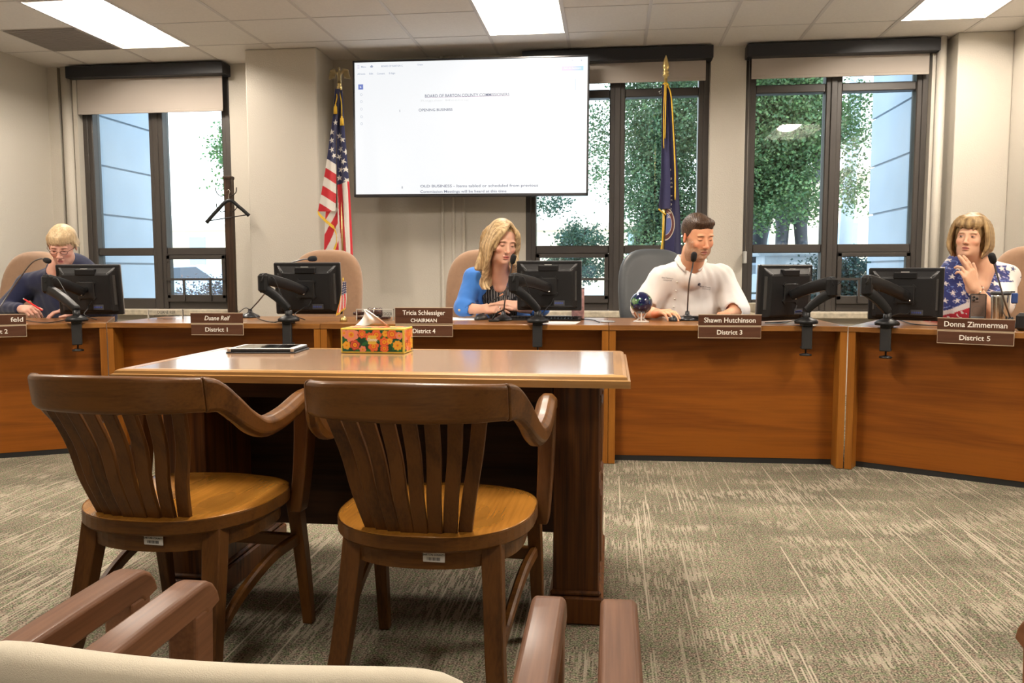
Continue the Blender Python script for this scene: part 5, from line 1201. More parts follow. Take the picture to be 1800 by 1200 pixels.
# cloth: left gore with canton and stripes, right gores behind
def gore(rows, fold, nu, nv, name, colorf, parent, dy=0., k=3):
    """rows: (py, px_left, px_right); folds across"""
    def fn(u, v):
        t = v*(len(rows)-1); i = min(int(t), len(rows)-2); f = t-i; py = rows[i][0]*(1-f)+rows[i+1][0]*f; a = rows[i][1]*(1-f)+rows[i+1][1]*f; b = rows[i][2]*(1-f)+rows[i+1][2]*f
        sk = rows[0][3] if len(rows[0]) > 3 else 0
        px = a+(b-a)*u; p = L1_(px, py+sk*v*u)if parent is o else L2_(px, py+sk*v*u)
        return (p.x, dy+fold*math.sin(u*k*PI)*(.3+v), p.z)
    me = gridmesh(fn, nu, nv); P_ = np.array([(i/nu, j/nv) for j in range(nv+1) for i in range(nu+1)]); rv = np.linspace(0, 1, len(rows)); ra = np.interp(P_[:, 1], rv, [q[1] for q in rows]); rb = np.interp(P_[:, 1], rv, [q[2] for q in rows]); C = colorf(P_, np.stack([ra+(rb-ra)*P_[:, 0], np.interp(P_[:, 1], rv, [q[0] for q in rows])], 1)); paint(me, C); f = link(name, me, FC, parent); md = f.modifiers.new('s', 'SOLIDIFY'); md.thickness = .003; return f
NAVY, RED, WHT = np.array((.022, .026, .085)), np.array((.52, .018, .028)), np.array((.72, .69, .64))
def starpx(Q, c, r, ang): 
    x, y = Q[:, 0]-c[0], -(Q[:, 1]-c[1]); th = np.arctan2(x, y)+ang; d = np.hypot(x, y); k = np.mod(th+PI/5, 2*PI/5)-PI/5
    return d*np.cos(np.abs(k))+d*np.sin(np.abs(k))*3.077 < r
def c_left(P, Q):
    s = (Q[:, 1]-275.5-.6*(Q[:, 0]-570))/17.1
    C = np.where((np.floor(s).astype(int) % 2 == 0)[:, None], WHT, RED); C[s < 0] = NAVY
    for k, c in enumerate(((593.0, 217), (586, 233.6), (586, 248), (586.3, 264), (591, 275))): C[starpx(Q, c, 5.8, .1*k) & (s < 0)] = WHT
    return C
def c_right(P, Q):
    u, v = P[:, 0], P[:, 1]; C = np.tile(NAVY, (len(P), 1)); body = Q[:, 1] > 325-.3*(Q[:, 0]-596)
    w = u-.45*(v-.58); C[body] = WHT; C[body & (w > .0) & (w < .42)] = RED; C[body & (u > .88)] = RED
    for k, c in enumerate(((598.5, 239.6), (604, 247), (601, 263), (598, 276.6), (606, 285), (601, 298.8), (610.6, 298.8), (598, 313), (611, 268), (612, 318))): C[starpx(Q, c, 6.0, .2*k) & ~body] = WHT
    return C
gore([(158, 592, 601), (200, 589, 598), (250, 582, 594), (300, 575, 595), (340, 568, 595), (372, 562, 594)], .012, 60, 300, 'flag_cloth', c_left, o, -.042, 1.5)
# lower fold skew: continue the left gore down to its fringe
gore([(160, 596, 604), (220, 594, 607), (280, 594, 612), (340, 595, 617), (400, 596, 620), (450, 598, 622)], .018, 60, 300, 'flag_cloth', c_right, o, -.028, 2)
gore([(365, 574, 594), (400, 572, 596), (450, 570, 600)], .01, 40, 80, 'flag_cloth', lambda P, Q: np.where((np.floor(P[:, 1]*3.2+P[:, 0]*1.8).astype(int) % 2 == 0)[:, None], RED, WHT), o, -.012, 1)
fringe([L1_(562, 371, -.05), L1_(570, 380, -.05), L1_(580, 389, -.05), L1_(590, 397, -.05), L1_(595, 410, -.05), L1_(595, 425, -.05), L1_(590, 437, -.05)], .030, (.12, 0, -1), 'fringe', o)
def skew_left():
    mb = MB()
    return None
cordtassel(L1_(599, 163, -.03), L1_(604, 205, -.045), o); cordtassel(L1_(594, 163, -.03), L1_(593, 185, -.045), o)
MB().lathe([(.016, 0), (.026, .01), (.026, .02), (.016, .03)], 16, T(0, 0, top[2]-.02)).build('cord_knot', FRN, o)
# blue flag
YF2 = 6.6; top2 = at(1170, 150, YF2)
o2 = thing('flag_on_pole', (top2[0], YF2, 0), 'dark blue flag with gold fringe, round seal and spear tip, in the middle window', 'flag', 'flags on floor poles'); b2 = Vector(o2.location)
def L2_(px, py, dy=0.): p = at(px, py, YF2); return Vector((p[0], p[1]+dy, p[2]))-b2
MB().tube([(0, 0, .04), (0, 0, top2[2]+.05)], .013, 14).lathe([(0, 0), (.15, 0), (.15, .02), (.05, .06), (.02, .10), (0, .1)], 28).build('pole', GOLD, o2)
zz = L2_(1170, 140).z; h = L2_(1170, 97).z-zz
MB().lathe([(.012, 0), (.014, .02), (.024, .028), (.026, .038), (.016, .044), (.024, .052), (.024, .060), (.015, .066), (.024, .085), (.026, .10), (.016, h*.8), (.002, h)], 20, T(0, 0, zz)).build('spear_finial', GOLD, o2)
BLU = np.array((.020, .020, .075))
def c_blue(P, Q): return np.tile(BLU, (len(P), 1))
def c_seal(P, Q):
    C = np.tile(BLU*1.15, (len(P), 1)); q = np.stack([(P[:, 0]-.0)*.10, P[:, 1]*1.36], 1); cx, cy = -.005, .98
    d = np.hypot((q[:, 0]-cx)*1.25, (q[:, 1]-cy)*.62); C[d < .122] = (.62, .56, .42); C[d < .113] = (.12, .035, .035); C[d < .083] = (.60, .55, .45); C[d < .078] = (.12, .16, .42)
    return C
gore([(150, 1163, 1172), (200, 1163, 1174), (260, 1162, 1176), (320, 1161, 1178), (368, 1157, 1178)], .012, 24, 160, 'flag_cloth', c_blue, o2, -.035, 1.5)
gore([(152, 1167, 1178), (220, 1168, 1186), (300, 1168, 1192), (380, 1166, 1196), (450, 1164, 1198)], .02, 60, 300, 'flag_cloth', c_blue, o2, .01, 2.5)
seal = gore([(250, 1170, 1183), (300, 1172, 1185), (350, 1172, 1187), (400, 1170, 1187), (450, 1166, 1184)], .006, 90, 700, 'seal_fold', c_seal, o2, -.028, 1)
for k, ch in enumerate('R PER ASPERA'):
    if ch == ' ': continue
    u = k/11; p = L2_(1176+4*math.sin(PI*u*.9)-3*u, 300+u*82, -.038); text('seal_lettering', ch, .034, mat('seal_cream', (.75, .70, .58), .7), T(*p) @ RX(PI/2) @ RZ(-PI/2+.25-(.5*u)), seal, extrude=.0003)
fringe([L2_(1178, 165, -.03), L2_(1182, 220, -.03), L2_(1185, 280, -.03), L2_(1186, 330, -.03)], .0, (1, 0, 0), 'fringe', o2) if 0 else None
MB().tube(bez([L2_(1172, 150, -.04), L2_(1179, 170, -.04), L2_(1183, 230, -.04), L2_(1186, 300, -.04), L2_(1186, 352, -.04)], 30), .011, 8, flat=.5).build('fringe', FRN, o2)
MB().tube(bez([L2_(1168, 150, -.05), L2_(1166, 200, -.05), L2_(1166, 262, -.05)], 20), .006, 8, flat=.6).tube(bez([L2_(1170, 152, -.05), L2_(1169, 200, -.05), L2_(1168, 245, -.05)], 20), .005, 8).build('cord', FRN, o2)
MB().tube(bez([L2_(1157, 368, -.045), L2_(1164, 374, -.045), L2_(1170, 378, -.045)], 8), .020, 8, flat=.3).build('fringe', FRN, o2)
MB().tube(bez([L2_(1166, 378, -.04), L2_(1164, 420, -.04), L2_(1160, 450, -.04)], 16), .014, 8, flat=.4).build('fringe', FRN, o2)
MB().tube([L2_(1162, 160, -.02), L2_(1158, 162, -.02), L2_(1160, 166, -.02), L2_(1164, 163, -.02)], .003, 6).build('flag_clip', MET, o2)
MB().lathe([(.014, 0), (.028, .012), (.026, .026), (.014, .04)], 16, T(0, 0, top2[2]-.02)).build('cord_knot', FRN, o2)
# ------------------------------------------------------------------ coat stand and hanger
p = at(402, 320, 6.68); o = thing('coat_stand', (p[0], 6.68, 0), 'dark wooden coat stand in front of the left window', 'coat stand')
DW = wood('dark_stand_wood', (.018, .010, .006), (.06, .032, .018), 2, 1.5, rough=.4)
zt = at(400, 307, 6.68)[2]
MB().box(-.032, .032, -.032, .032, 0, zt-.01, bev=.006).box(-.036, .036, -.036, .036, zt-.04, zt-.015, bev=.004).build('post', DW, o)
mb = MB()
for a in range(4): mb.box(.03, .26, -.02, .02, 0, .05, RZ(a*PI/2+.4))
mb.build('feet', DW, o)
for s, z in ((-1, zt-.17), (1, zt-.17), (-1, zt-.30), (1, zt-.30)):
    MB().tube(bez([(s*.02, -.03, z), (s*.05, -.05, z-.01), (s*.085, -.05, z+.02), (s*.09, -.05, z+.06)], 10), .004, 6).build('hook', mat('iron_hook', (.03, .025, .02), .4, metal=.6), o)
h0 = at(402, 352, 6.60); o = thing('clothes_hanger', tuple(h0), 'black plastic hanger on the coat stand', 'hanger')
mb = MB(); aL, aR = Vector(at(363, 391, 6.58))-Vector(h0), Vector(at(438, 379, 6.66))-Vector(h0)
mb.tube(bez([tuple(aL), tuple(aL*.55+Vector((0, 0, .01))), (0, 0, .0), tuple(aR*.55+Vector((0, 0, .01))), tuple(aR)], 24), [.017]+[.015]*23+[.017], 10); mb.build('shoulder_bar', BLKP, o)
mb = MB().tube([tuple(aL*.93+Vector((0, 0, .0))), tuple(aR*.93+Vector((0, 0, -.0)))], .0045, 8); mb.build('trouser_bar', BLKP, o)
mb = MB().tube(bez([(0, 0, .0), (0, 0, .04), (.012, 0, .07), (0, 0, .09), (-.014, 0, .075)], 16), .0025, 6); mb.build('hook', MET, o)
# ------------------------------------------------------------------ people
from mathutils.bvhtree import BVHTree
SKIN = vcmat('skin', .6, .25, sss=.10); CLOTH = vcmat('woven_cloth', .85, .2, bump=.25, bscale=600, sheen=.2); HAIR = vcmat('hair', .48, .28, bump=.5, bscale=140, stretch=(1, 1, .12), var=.22, vs=170)
def fr(c, yaw, pitch, roll=0., s=1.):
    M = T(*c) @ RZ(yaw) @ RX(pitch) @ RY(roll) @ Matrix.Scale(s, 4); return np.array(M)
def loc(M, V): I = np.linalg.inv(M); return V @ I[:3, :3].T+I[:3, 3]
def wp(M, p): return (M @ np.array([*p, 1.]))[:3]
def head_sdf(F, M, s, male=False, full=1.):
    e = lambda c, r, k=.012, mode='u', rot=None: F.ell(c, r, k, mode, M, s, rot)
    e((0, .018, .032), (.073, .092, .083)); e((0, -.028, .032), (.062, .055, .058), .02)
    e((0, -.028, -.022), (.059*full, .058, .068), .02); e((0, -.026, -.070), (.050*full+(.006 if male else 0), .052, .040), .02)
    e((0, -.064, -.098), (.024 if male else .019, .018, .016), .02)
    for q in (-1, 1):
        e((q*.040, -.056, -.026), (.020, .020, .020), .014); e((q*.027, -.0785, .021), (.022, .010, .007), .010)
        e((q*.030, -.098, .003), (.020, .016, .012), .010, 's'); e((q*.030, -.0735, .002), (.0135, .0125, .0115), .003)
        e((q*.074, .010, -.006), (.008, .017, .029), .006, rot=(0, 0, q*.35)); e((q*.0815, .006, -.004), (.003, .009, .016), .004, 's')
    F.cone((0, -.081, .012), (0, -.101, -.032), .0065, .0095, .010, M=M, sc=s); e((0, -.102, -.036), (.0115, .012, .0095), .006)
    for q in (-1, 1): e((q*.0125, -.0935, -.039), (.0065, .009, .0065), .005); e((q*.006, -.101, -.0455), (.003, .004, .003), .003, 's')
    e((0, -.0835, -.0635), (.0215, .010, .0055), .004); e((0, -.0815, -.0745), (.018, .010, .0065), .004); e((0, -.096, -.0685), (.020, .007, .0014), .003, 's')
def face_paint(V, M, C, skin, lips, brow, gaze, lash=(.06, .03, .02), shadow=None, beard=None, iris=(.10, .13, .14)):
    L = loc(M, V); x, y, z = L.T; ax = np.abs(x); front = (y < -.045) & (ax < .07) & (np.abs(z) < .14)
    def bl(m, col, a=1.): m = np.clip(m, 0, 1)[:, None]*a; C[:] = C*(1-m)+np.array(col)*m
    ell = lambda cx, cz, rx, rz, soft=.35: np.clip((1-np.sqrt(((x-cx)/rx)**2+((z-cz)/rz)**2))/soft, 0, 1)*front
    for q in (-1, 1):
        bl(ell(q*.042, -.035, .026, .024, .9), np.array(skin)*np.array((1.12, .72, .66)), .45)
    bl(ell(0, -.036, .015, .012, .9), np.array(skin)*np.array((1.1, .75, .68)), .5)
    bl(ell(0, -.068, .0225, .0105, .3), lips); bl(ell(0, -.0685, .021, .0016, .5), np.array(lips)*.35)
    for q in (-1, 1):
        bl(ell(q*.030, .020-.0+.0, .019, .0042, .5)*(1), brow, .85)
        if gaze is None:   # lids lowered
            bl(ell(q*.030, .006, .015, .007, .6), np.array(skin)*np.array((.80, .66, .62)), .6); bl(ell(q*.030, -.0035, .0150, .0022, .5), lash)
        else:
            bl(ell(q*.030, .0085, .0165, .006, .6), np.array(skin)*np.array((.78, .62, .60)), .7)
            bl(ell(q*.030, .0005, .0125, .0038, .25), (.45, .38, .35), .9); bl(ell(q*.030+gaze[0], .002+gaze[1], .0058, .0058, .25), iris); bl(ell(q*.030+gaze[0], .002+gaze[1], .0026, .0026, .4), (.01, .01, .01))
            bl(ell(q*.030, .0045, .0150, .0024, .5), lash); bl(ell(q*.030, -.0036, .012, .0011, .6), lash, .5)
        bl(ell(q*.006, -.0455, .0035, .003, .5), np.array(skin)*.25)
    if beard is not None:
        m = np.clip((-.045-z-.35*np.clip(.055-ax, -1, .055)*0+np.clip(ax-.03, 0, 1)*1.4)/.018, 0, 1)*((y < .02) & (z > -.135) & (z < .01) & (ax < .075) & (ax+.0*z > -1)); m *= 1-np.clip(1-np.sqrt((x/.024)**2+((z+.068)/.011)**2), 0, 1)*3 > 0
        m = m*np.where(z > -.04, np.clip((ax-.050)/.008, 0, 1), 1)*np.where((ax < .012) & (z < -.076) & (z > -.085), .4, 1)
        n = .5+.5*noise3(L, 900, 5); n2 = np.clip(.5+.8*noise3(L, 260, 6), 0, 1)
        bl(m*(.30+.30*n), beard[0]); bl(m*np.clip(n2*n-.25, 0, 1), beard[1])
        mm = ell(0, -.054, .030, .0055, .5); bl(mm*(.4+.3*n), beard[0])
def hand(F, w, fwd, back, thumb_side, curl, s=1., thumb=(.9, .5), spread=.0, k=.006, step=None):
    """w wrist; fwd to the fingers; back = normal out of the back of the hand; curl: per finger (a,b,c) bends"""
    f = Vector(fwd).normalized(); b = Vector(back); b = (b-f*b.dot(f)).normalized(); t = f.cross(b)
    if t.dot(Vector(thumb_side)) < 0: t = -t
    R = np.eye(4); R[:3, 0] = f; R[:3, 1] = t; R[:3, 2] = b; R[:3, 3] = w; R[:3, :3] *= s; M = R
    ys = (.029, .0095, -.0105, -.028); L = ((.043, .026, .021), (.047, .031, .022), (.043, .028, .022), (.034, .021, .019)); kx = (.088, .091, .086, .078); rr = (.0092, .0093, .0088, .0078)
    for i in range(4):
        F.cone((.0, ys[i]*.55, 0), (kx[i], ys[i], .002), .016, .0115, .014, M=M, sc=s)
        p = np.array((kx[i], ys[i], .001)); a = 0.; ang = (ys[i]*spread*12)
        cb = curl[i] if isinstance(curl[0], (tuple, list)) else curl
        for j in range(3):
            a += cb[j]; q = p+np.array((math.cos(a)*math.cos(ang), math.sin(ang), -math.sin(a)))*L[i][j]
            F.cone(p, q, rr[i]-.0007*j, rr[i]-.0007*(j+1), .0035 if j else .006, M=M, sc=s); p = q
    F.ell((.045, 0, -.004), (.046, .036, .013), .012, M=M, sc=s)
    a1, a2 = thumb; p0 = np.array((.018, .022, -.006)); p1 = p0+np.array((math.cos(a1)*.044, math.sin(a1)*.040, -.014)); p2 = p1+np.array((math.cos(a1-a2)*.034, math.sin(a1-a2)*.032, -.010)); p3 = p2+np.array((math.cos(a1-1.4*a2)*.026, math.sin(a1-1.4*a2)*.024, -.004))
    F.cone(p0, p1, .0165, .0125, .012, M=M, sc=s).cone(p1, p2, .0118, .0105, .004, M=M, sc=s).cone(p2, p3, .0105, .0085, .004, M=M, sc=s)
    return M
def skin_base(V, skin): n = noise3(V, 90, 2)[:, None]; return np.tile(np.array(skin, float), (len(V), 1))*(1+.05*n*np.array((.6, 1, 1)))
def stick(o, bvh, off=.0016, d=None):
    """lay flat lettering on a cloth surface"""
    d = Vector(d if d is not None else (-.08, 1, 0)).normalized()
    for v in o.data.vertices:
        h = bvh.ray_cast(v.co-d*.5, d)
        if h[0] is not None: v.co = h[0]-d*off
def bvh_of(me): return BVHTree.FromPolygons([v.co for v in me.vertices], [tuple(p.vertices) for p in me.polygons])
def hair_paint(V, light, dark, seed, fz=12., fx=170., M=None):
    L = loc(M, V) if M is not None else V; P = L.copy(); P[:, 2] *= fz/fx
    n = .5+.5*noise3(P, fx, seed); n = .65*n+.35*(.5+.5*noise3(P, fx*2.6, seed+1)); n = np.clip(n, 0, 1)[:, None]
    return np.array(dark)*(1-n)+np.array(light)*n
def trousers(par, hips, col, name='trousers'):
    F = Field(axis(hips[0]-.35, hips[0]+.35, .02), axis(hips[1]-.65, hips[1]+.25, .02), axis(-.02, .75, .02)); x, y, z = hips
    F.ell((x, y, z+.02), (.20, .15, .12), .03)
    for q in (-1, 1): F.cone((x+q*.10, y, z), (x+q*.13, y-.40, z-.08), .088, .065, .05).cone((x+q*.13, y-.40, z-.08), (x+q*.12, y-.38, .12), .065, .05, .03)
    me, V = F.mesh(name); paint(me, np.tile(np.array(col), (len(V), 1))); link(name, me, CLOTH, par)
    for q in (-1, 1):
        S_ = Field(axis(x+q*.12-.08, x+q*.12+.08, .01), axis(y-.62, y-.26, .01), axis(-.01, .14, .01)); S_.ell((x+q*.12, y-.44, .035), (.048, .135, .036), .01).cone((x+q*.12, y-.38, .05), (x+q*.12, y-.38, .11), .05, .045, .02)
        me, _ = S_.mesh('shoe'); link('shoe', me, BLKP, par)
def person(base, lab):
    return base, lab
def finish(F, M, col_fn, lab, smooth=1):
    me, V = F.mesh('person', smooth); C = col_fn(V); paint(me, C); o = link('person', me, SKIN); tag(o, lab, 'person', None); return o
def wrinkle(F, amp, freq, seed, sq=(1, 1, .5)):
    g = np.meshgrid(*F.A, indexing='ij'); m = np.abs(F.F) < .03; P = np.stack([a[m] for a in g], 1)*np.array(sq); F.F[m] += amp*noise3(P, freq, seed)
# ============ man in the white shirt
def man():
    s = 1.06; Hc = at(1227, 416, 4.87); M = fr(Hc, .43, .24, -.03, s); nb = wp(M, (0, .03, -.085)); nk = at(1214, 463, 5.02)
    shL, shR = at(1163, 492, 5.10), at(1266, 488, 5.13); elL, elR = np.array((*at(1127, 556, 5.08)[:2], .80)), np.array((*at(1296, 556, 5.06)[:2], .80))
    wrL = np.array((at(1152, 550, 4.93)[0], 4.93, .795)); haL = np.array((at(1176, 556, 4.84)[0], 4.84, .80)); wrR = np.array((at(1280, 555, 5.0)[0], 4.97, .79))
    X = axis(.05, .82, .008, [(Hc[0]-.12, Hc[0]+.13, .003), (wrL[0]-.05, wrL[0]+.17, .003)]); Y = axis(4.68, 5.36, .009, [(4.72, 5.02, .003)]); Z = axis(.70, 1.44, .008, [(Hc[2]-.16, Hc[2]+.15, .003), (.75, .86, .003)])
    F = Field(X, Y, Z); head_sdf(F, M, s, True, 1.15)
    F.cone(nb, nk, .064, .066, .03); F.cone(wp(M, (0, -.01, -.075)), nk+[.01, -.03, -.02], .045, .050, .04)
    F.ell((nk[0], 5.20, .86), (.16, .08, .12), .04)
    F.cone(nk+[0, .03, -.085], shL, .042, .055, .03).cone(nk+[0, .03, -.085], shR, .042, .055, .03).cone(shL, elL, .055, .045, .04).cone(shR, elR, .055, .045, .04).cone(elL, wrL, .046, .031, .02).cone(elR, wrR, .046, .031, .02)
    hand(F, wrL, haL-wrL+np.array((0, 0, .01)), (0, -.15, 1), (.6, .8, 0), ((.30, .45, .3), (.35, .5, .3), (.40, .5, .3), (.45, .5, .3)), 1.02, (.85, .4), .10)
    hand(F, wrR, (-.5, -1, 0), (0, -.1, 1), (-1, .5, 0), (.3, .4, .3), 1.0)
    sk = (.76, .42, .26)
    def col(V):
        C = skin_base(V, sk); L = loc(M, V); C[(np.abs(L[:, 0]) > .068) & (L[:, 2] < .03) & (np.abs(L[:, 1]) < .03)] *= (1.05, .72, .66)
        m = (L[:, 1] < -.03) & (L[:, 2] > -.05); C[m] *= (1.02, .9, .86)
        face_paint(V, M, C, sk, (.46, .17, .14), (.07, .035, .02), None, beard=((.15, .085, .05), (.55, .49, .43))); return C
    o = finish(F, M, col, 'man in a white short-sleeved button shirt looking down at his screen, hand on a mouse')
    # short hair
    F = Field(axis(Hc[0]-.15, Hc[0]+.15, .003), axis(Hc[1]-.17, Hc[1]+.17, .003), axis(Hc[2]-.08, Hc[2]+.17, .003))
    F.ell((0, .022, .040), (.080, .099, .086), .01, M=M, sc=s); F.ell((0, -.058, .086), (.056, .034, .024), .035, M=M, sc=s)
    F.ell((0, -.125, -.005), (.072, .090, .074), .012, 's', M=M, sc=s)
    F.ell((0, -.02, -.115), (.12, .14, .082), .016, 's', M=M, sc=s); F.ell((0, .02, -.11), (.14, .04, .125), .01, 's', M=M, sc=s)
    g = np.meshgrid(*F.A, indexing='ij'); m = np.abs(F.F) < .02; P = np.stack([a[m] for a in g], 1); F.F[m] += .0016*noise3(loc(M, P)*np.array((1, .25, .6)), 700, 9)
    me, V = F.mesh('hair'); L = loc(M, V); C = hair_paint(V, (.10, .055, .032), (.028, .014, .008), 4, 60, 200, M); side = np.clip((np.abs(L[:, 0])-.055)/.02, 0, 1)*np.clip((.05-L[:, 2])/.05, 0, 1); C = C*(1-.3*side[:, None])+np.array((.16, .12, .09))*.3*side[:, None]
    paint(me, C); link('hair', me, HAIR, o)
    # shirt
    F = Field(axis(.02, .86, .0065), axis(4.86, 5.44, .0075), axis(.62, 1.22, .0065)); cx = nk[0]
    F.ell((cx+.0, 5.19, .87), (.225, .135, .22), .06); F.ell((cx, 5.28, .74), (.245, .145, .17), .06); F.ell((cx-.005, 5.11, .99), (.17, .10, .12), .06)
    F.cone(nk+[0, .03, -.055], shL, .066, .075, .04).cone(nk+[0, .03, -.055], shR, .066, .075, .04); F.cone(nk+[0, .005, -.07], nk+[0, .005, -.006], .082, .072, .02)
    F.cone(shL, elL+(shL-elL)*.12, .080, .083, .03).cone(shR, elR+(shR-elR)*.02, .080, .080, .03)
    for a, e_, w_ in ((shL, elL, wrL), (shR, elR, wrR)): F.cone(e_+(a-e_)*.02, w_, .060, .045, .004, 's')
    F.cone(nb, nk+[0, 0, .0], .066, .070, .008, 's'); F.ell(nk+[.012, -.075, -.012], (.026, .05, .046), .010, 's')
    wrinkle(F, .0045, 26, 3, (1, 1, .45)); wrinkle(F, .0022, 60, 8, (1, 1, .7))
    me, V = F.mesh('shirt'); paint(me, np.tile(np.array((.88, .85, .81)), (len(V), 1))); sh = link('shirt', me, CLOTH, o); bv = bvh_of(me)
    SH = mat('shirt_white', (.89, .86, .82), .8, bump=.2, bscale=600)
    # collar: stand and two falling points
    n_ = 40; nx_ = nk+np.array((0.0, -.0, .006)); ax_ = Vector(nb-nk).normalized()
    def cf(u, v):
        a = -PI/2+.42+u*(2*PI-.84); r_ = .080; d = Vector((math.cos(a), math.sin(a)*1.02, 0)); up = .036-.020*math.cos(a+PI/2)*0
        front = max(0, math.cos(a+PI/2)); base = Vector(nx_)+d*r_+Vector((0, 0, .0+.018*(1-front)-.034*front**2))
        if v < .35: t = v/.35; p = base+d*(-.006*t)+Vector((0, 0, .030*t))
        else: t = (v-.35)/.65; p = base+d*(-.006+.020*t)+Vector((0, 0, .030-(.034+.034*front**3)*t))
        return tuple(p)
    me = gridmesh(cf, 60, 12, 'collar'); c_ = link('collar', me, SH, o); md = c_.modifiers.new('s', 'SOLIDIFY'); md.thickness = .002
    mb = MB(); d = Vector((-.08, 1, 0)).normalized()
    for py in (497, 513, 529, 544):
        p = Vector(at(1205-(py-500)*.06, py, 4.7)); h = bv.ray_cast(p, d)
        if h[0]: q = h[0]-d*.002; mb.lathe([(0, 0), (.0055, 0), (.005, .002), (0, .0022)], 12, T(*q) @ RX(PI/2))
    if mb.v: b = mb.build('button', mat('shirt_button', (.70, .66, .58), .3), o)
    INKN = mat('navy_thread', (.04, .04, .07), .7)
    def st(s_, px, py, size, wd, col=INKN, tilt=0.):
        p = at(px, py, 4.9); t = text('embroidery', s_, size, col, T(*p) @ RY(tilt) @ RX(PI/2), sh, extrude=0, width=wd); stick(t, bv); return t
    st('Shawn Hutchinson', 1178, 489, .011, .066, tilt=.10); st('COMMISSIONER', 1178, 493, .0085, .052, tilt=.10); st('Barton County', 1247, 505, .012, .072, tilt=.14); st('KANSAS', 1250, 509, .006, .05, tilt=.14)
    me = bpy.data.meshes.new('crest'); 
    t = MB().lathe([(0, 0), (.0095, 0)], 20, T(*at(1234, 500, 4.9)) @ RX(PI/2)).build('embroidered_crest', mat('crest_dark', (.10, .10, .12), .7), sh); stick(t, bv)
    trousers(o, (cx, 5.36, .61), (.10, .09, .08))
    return o
man()
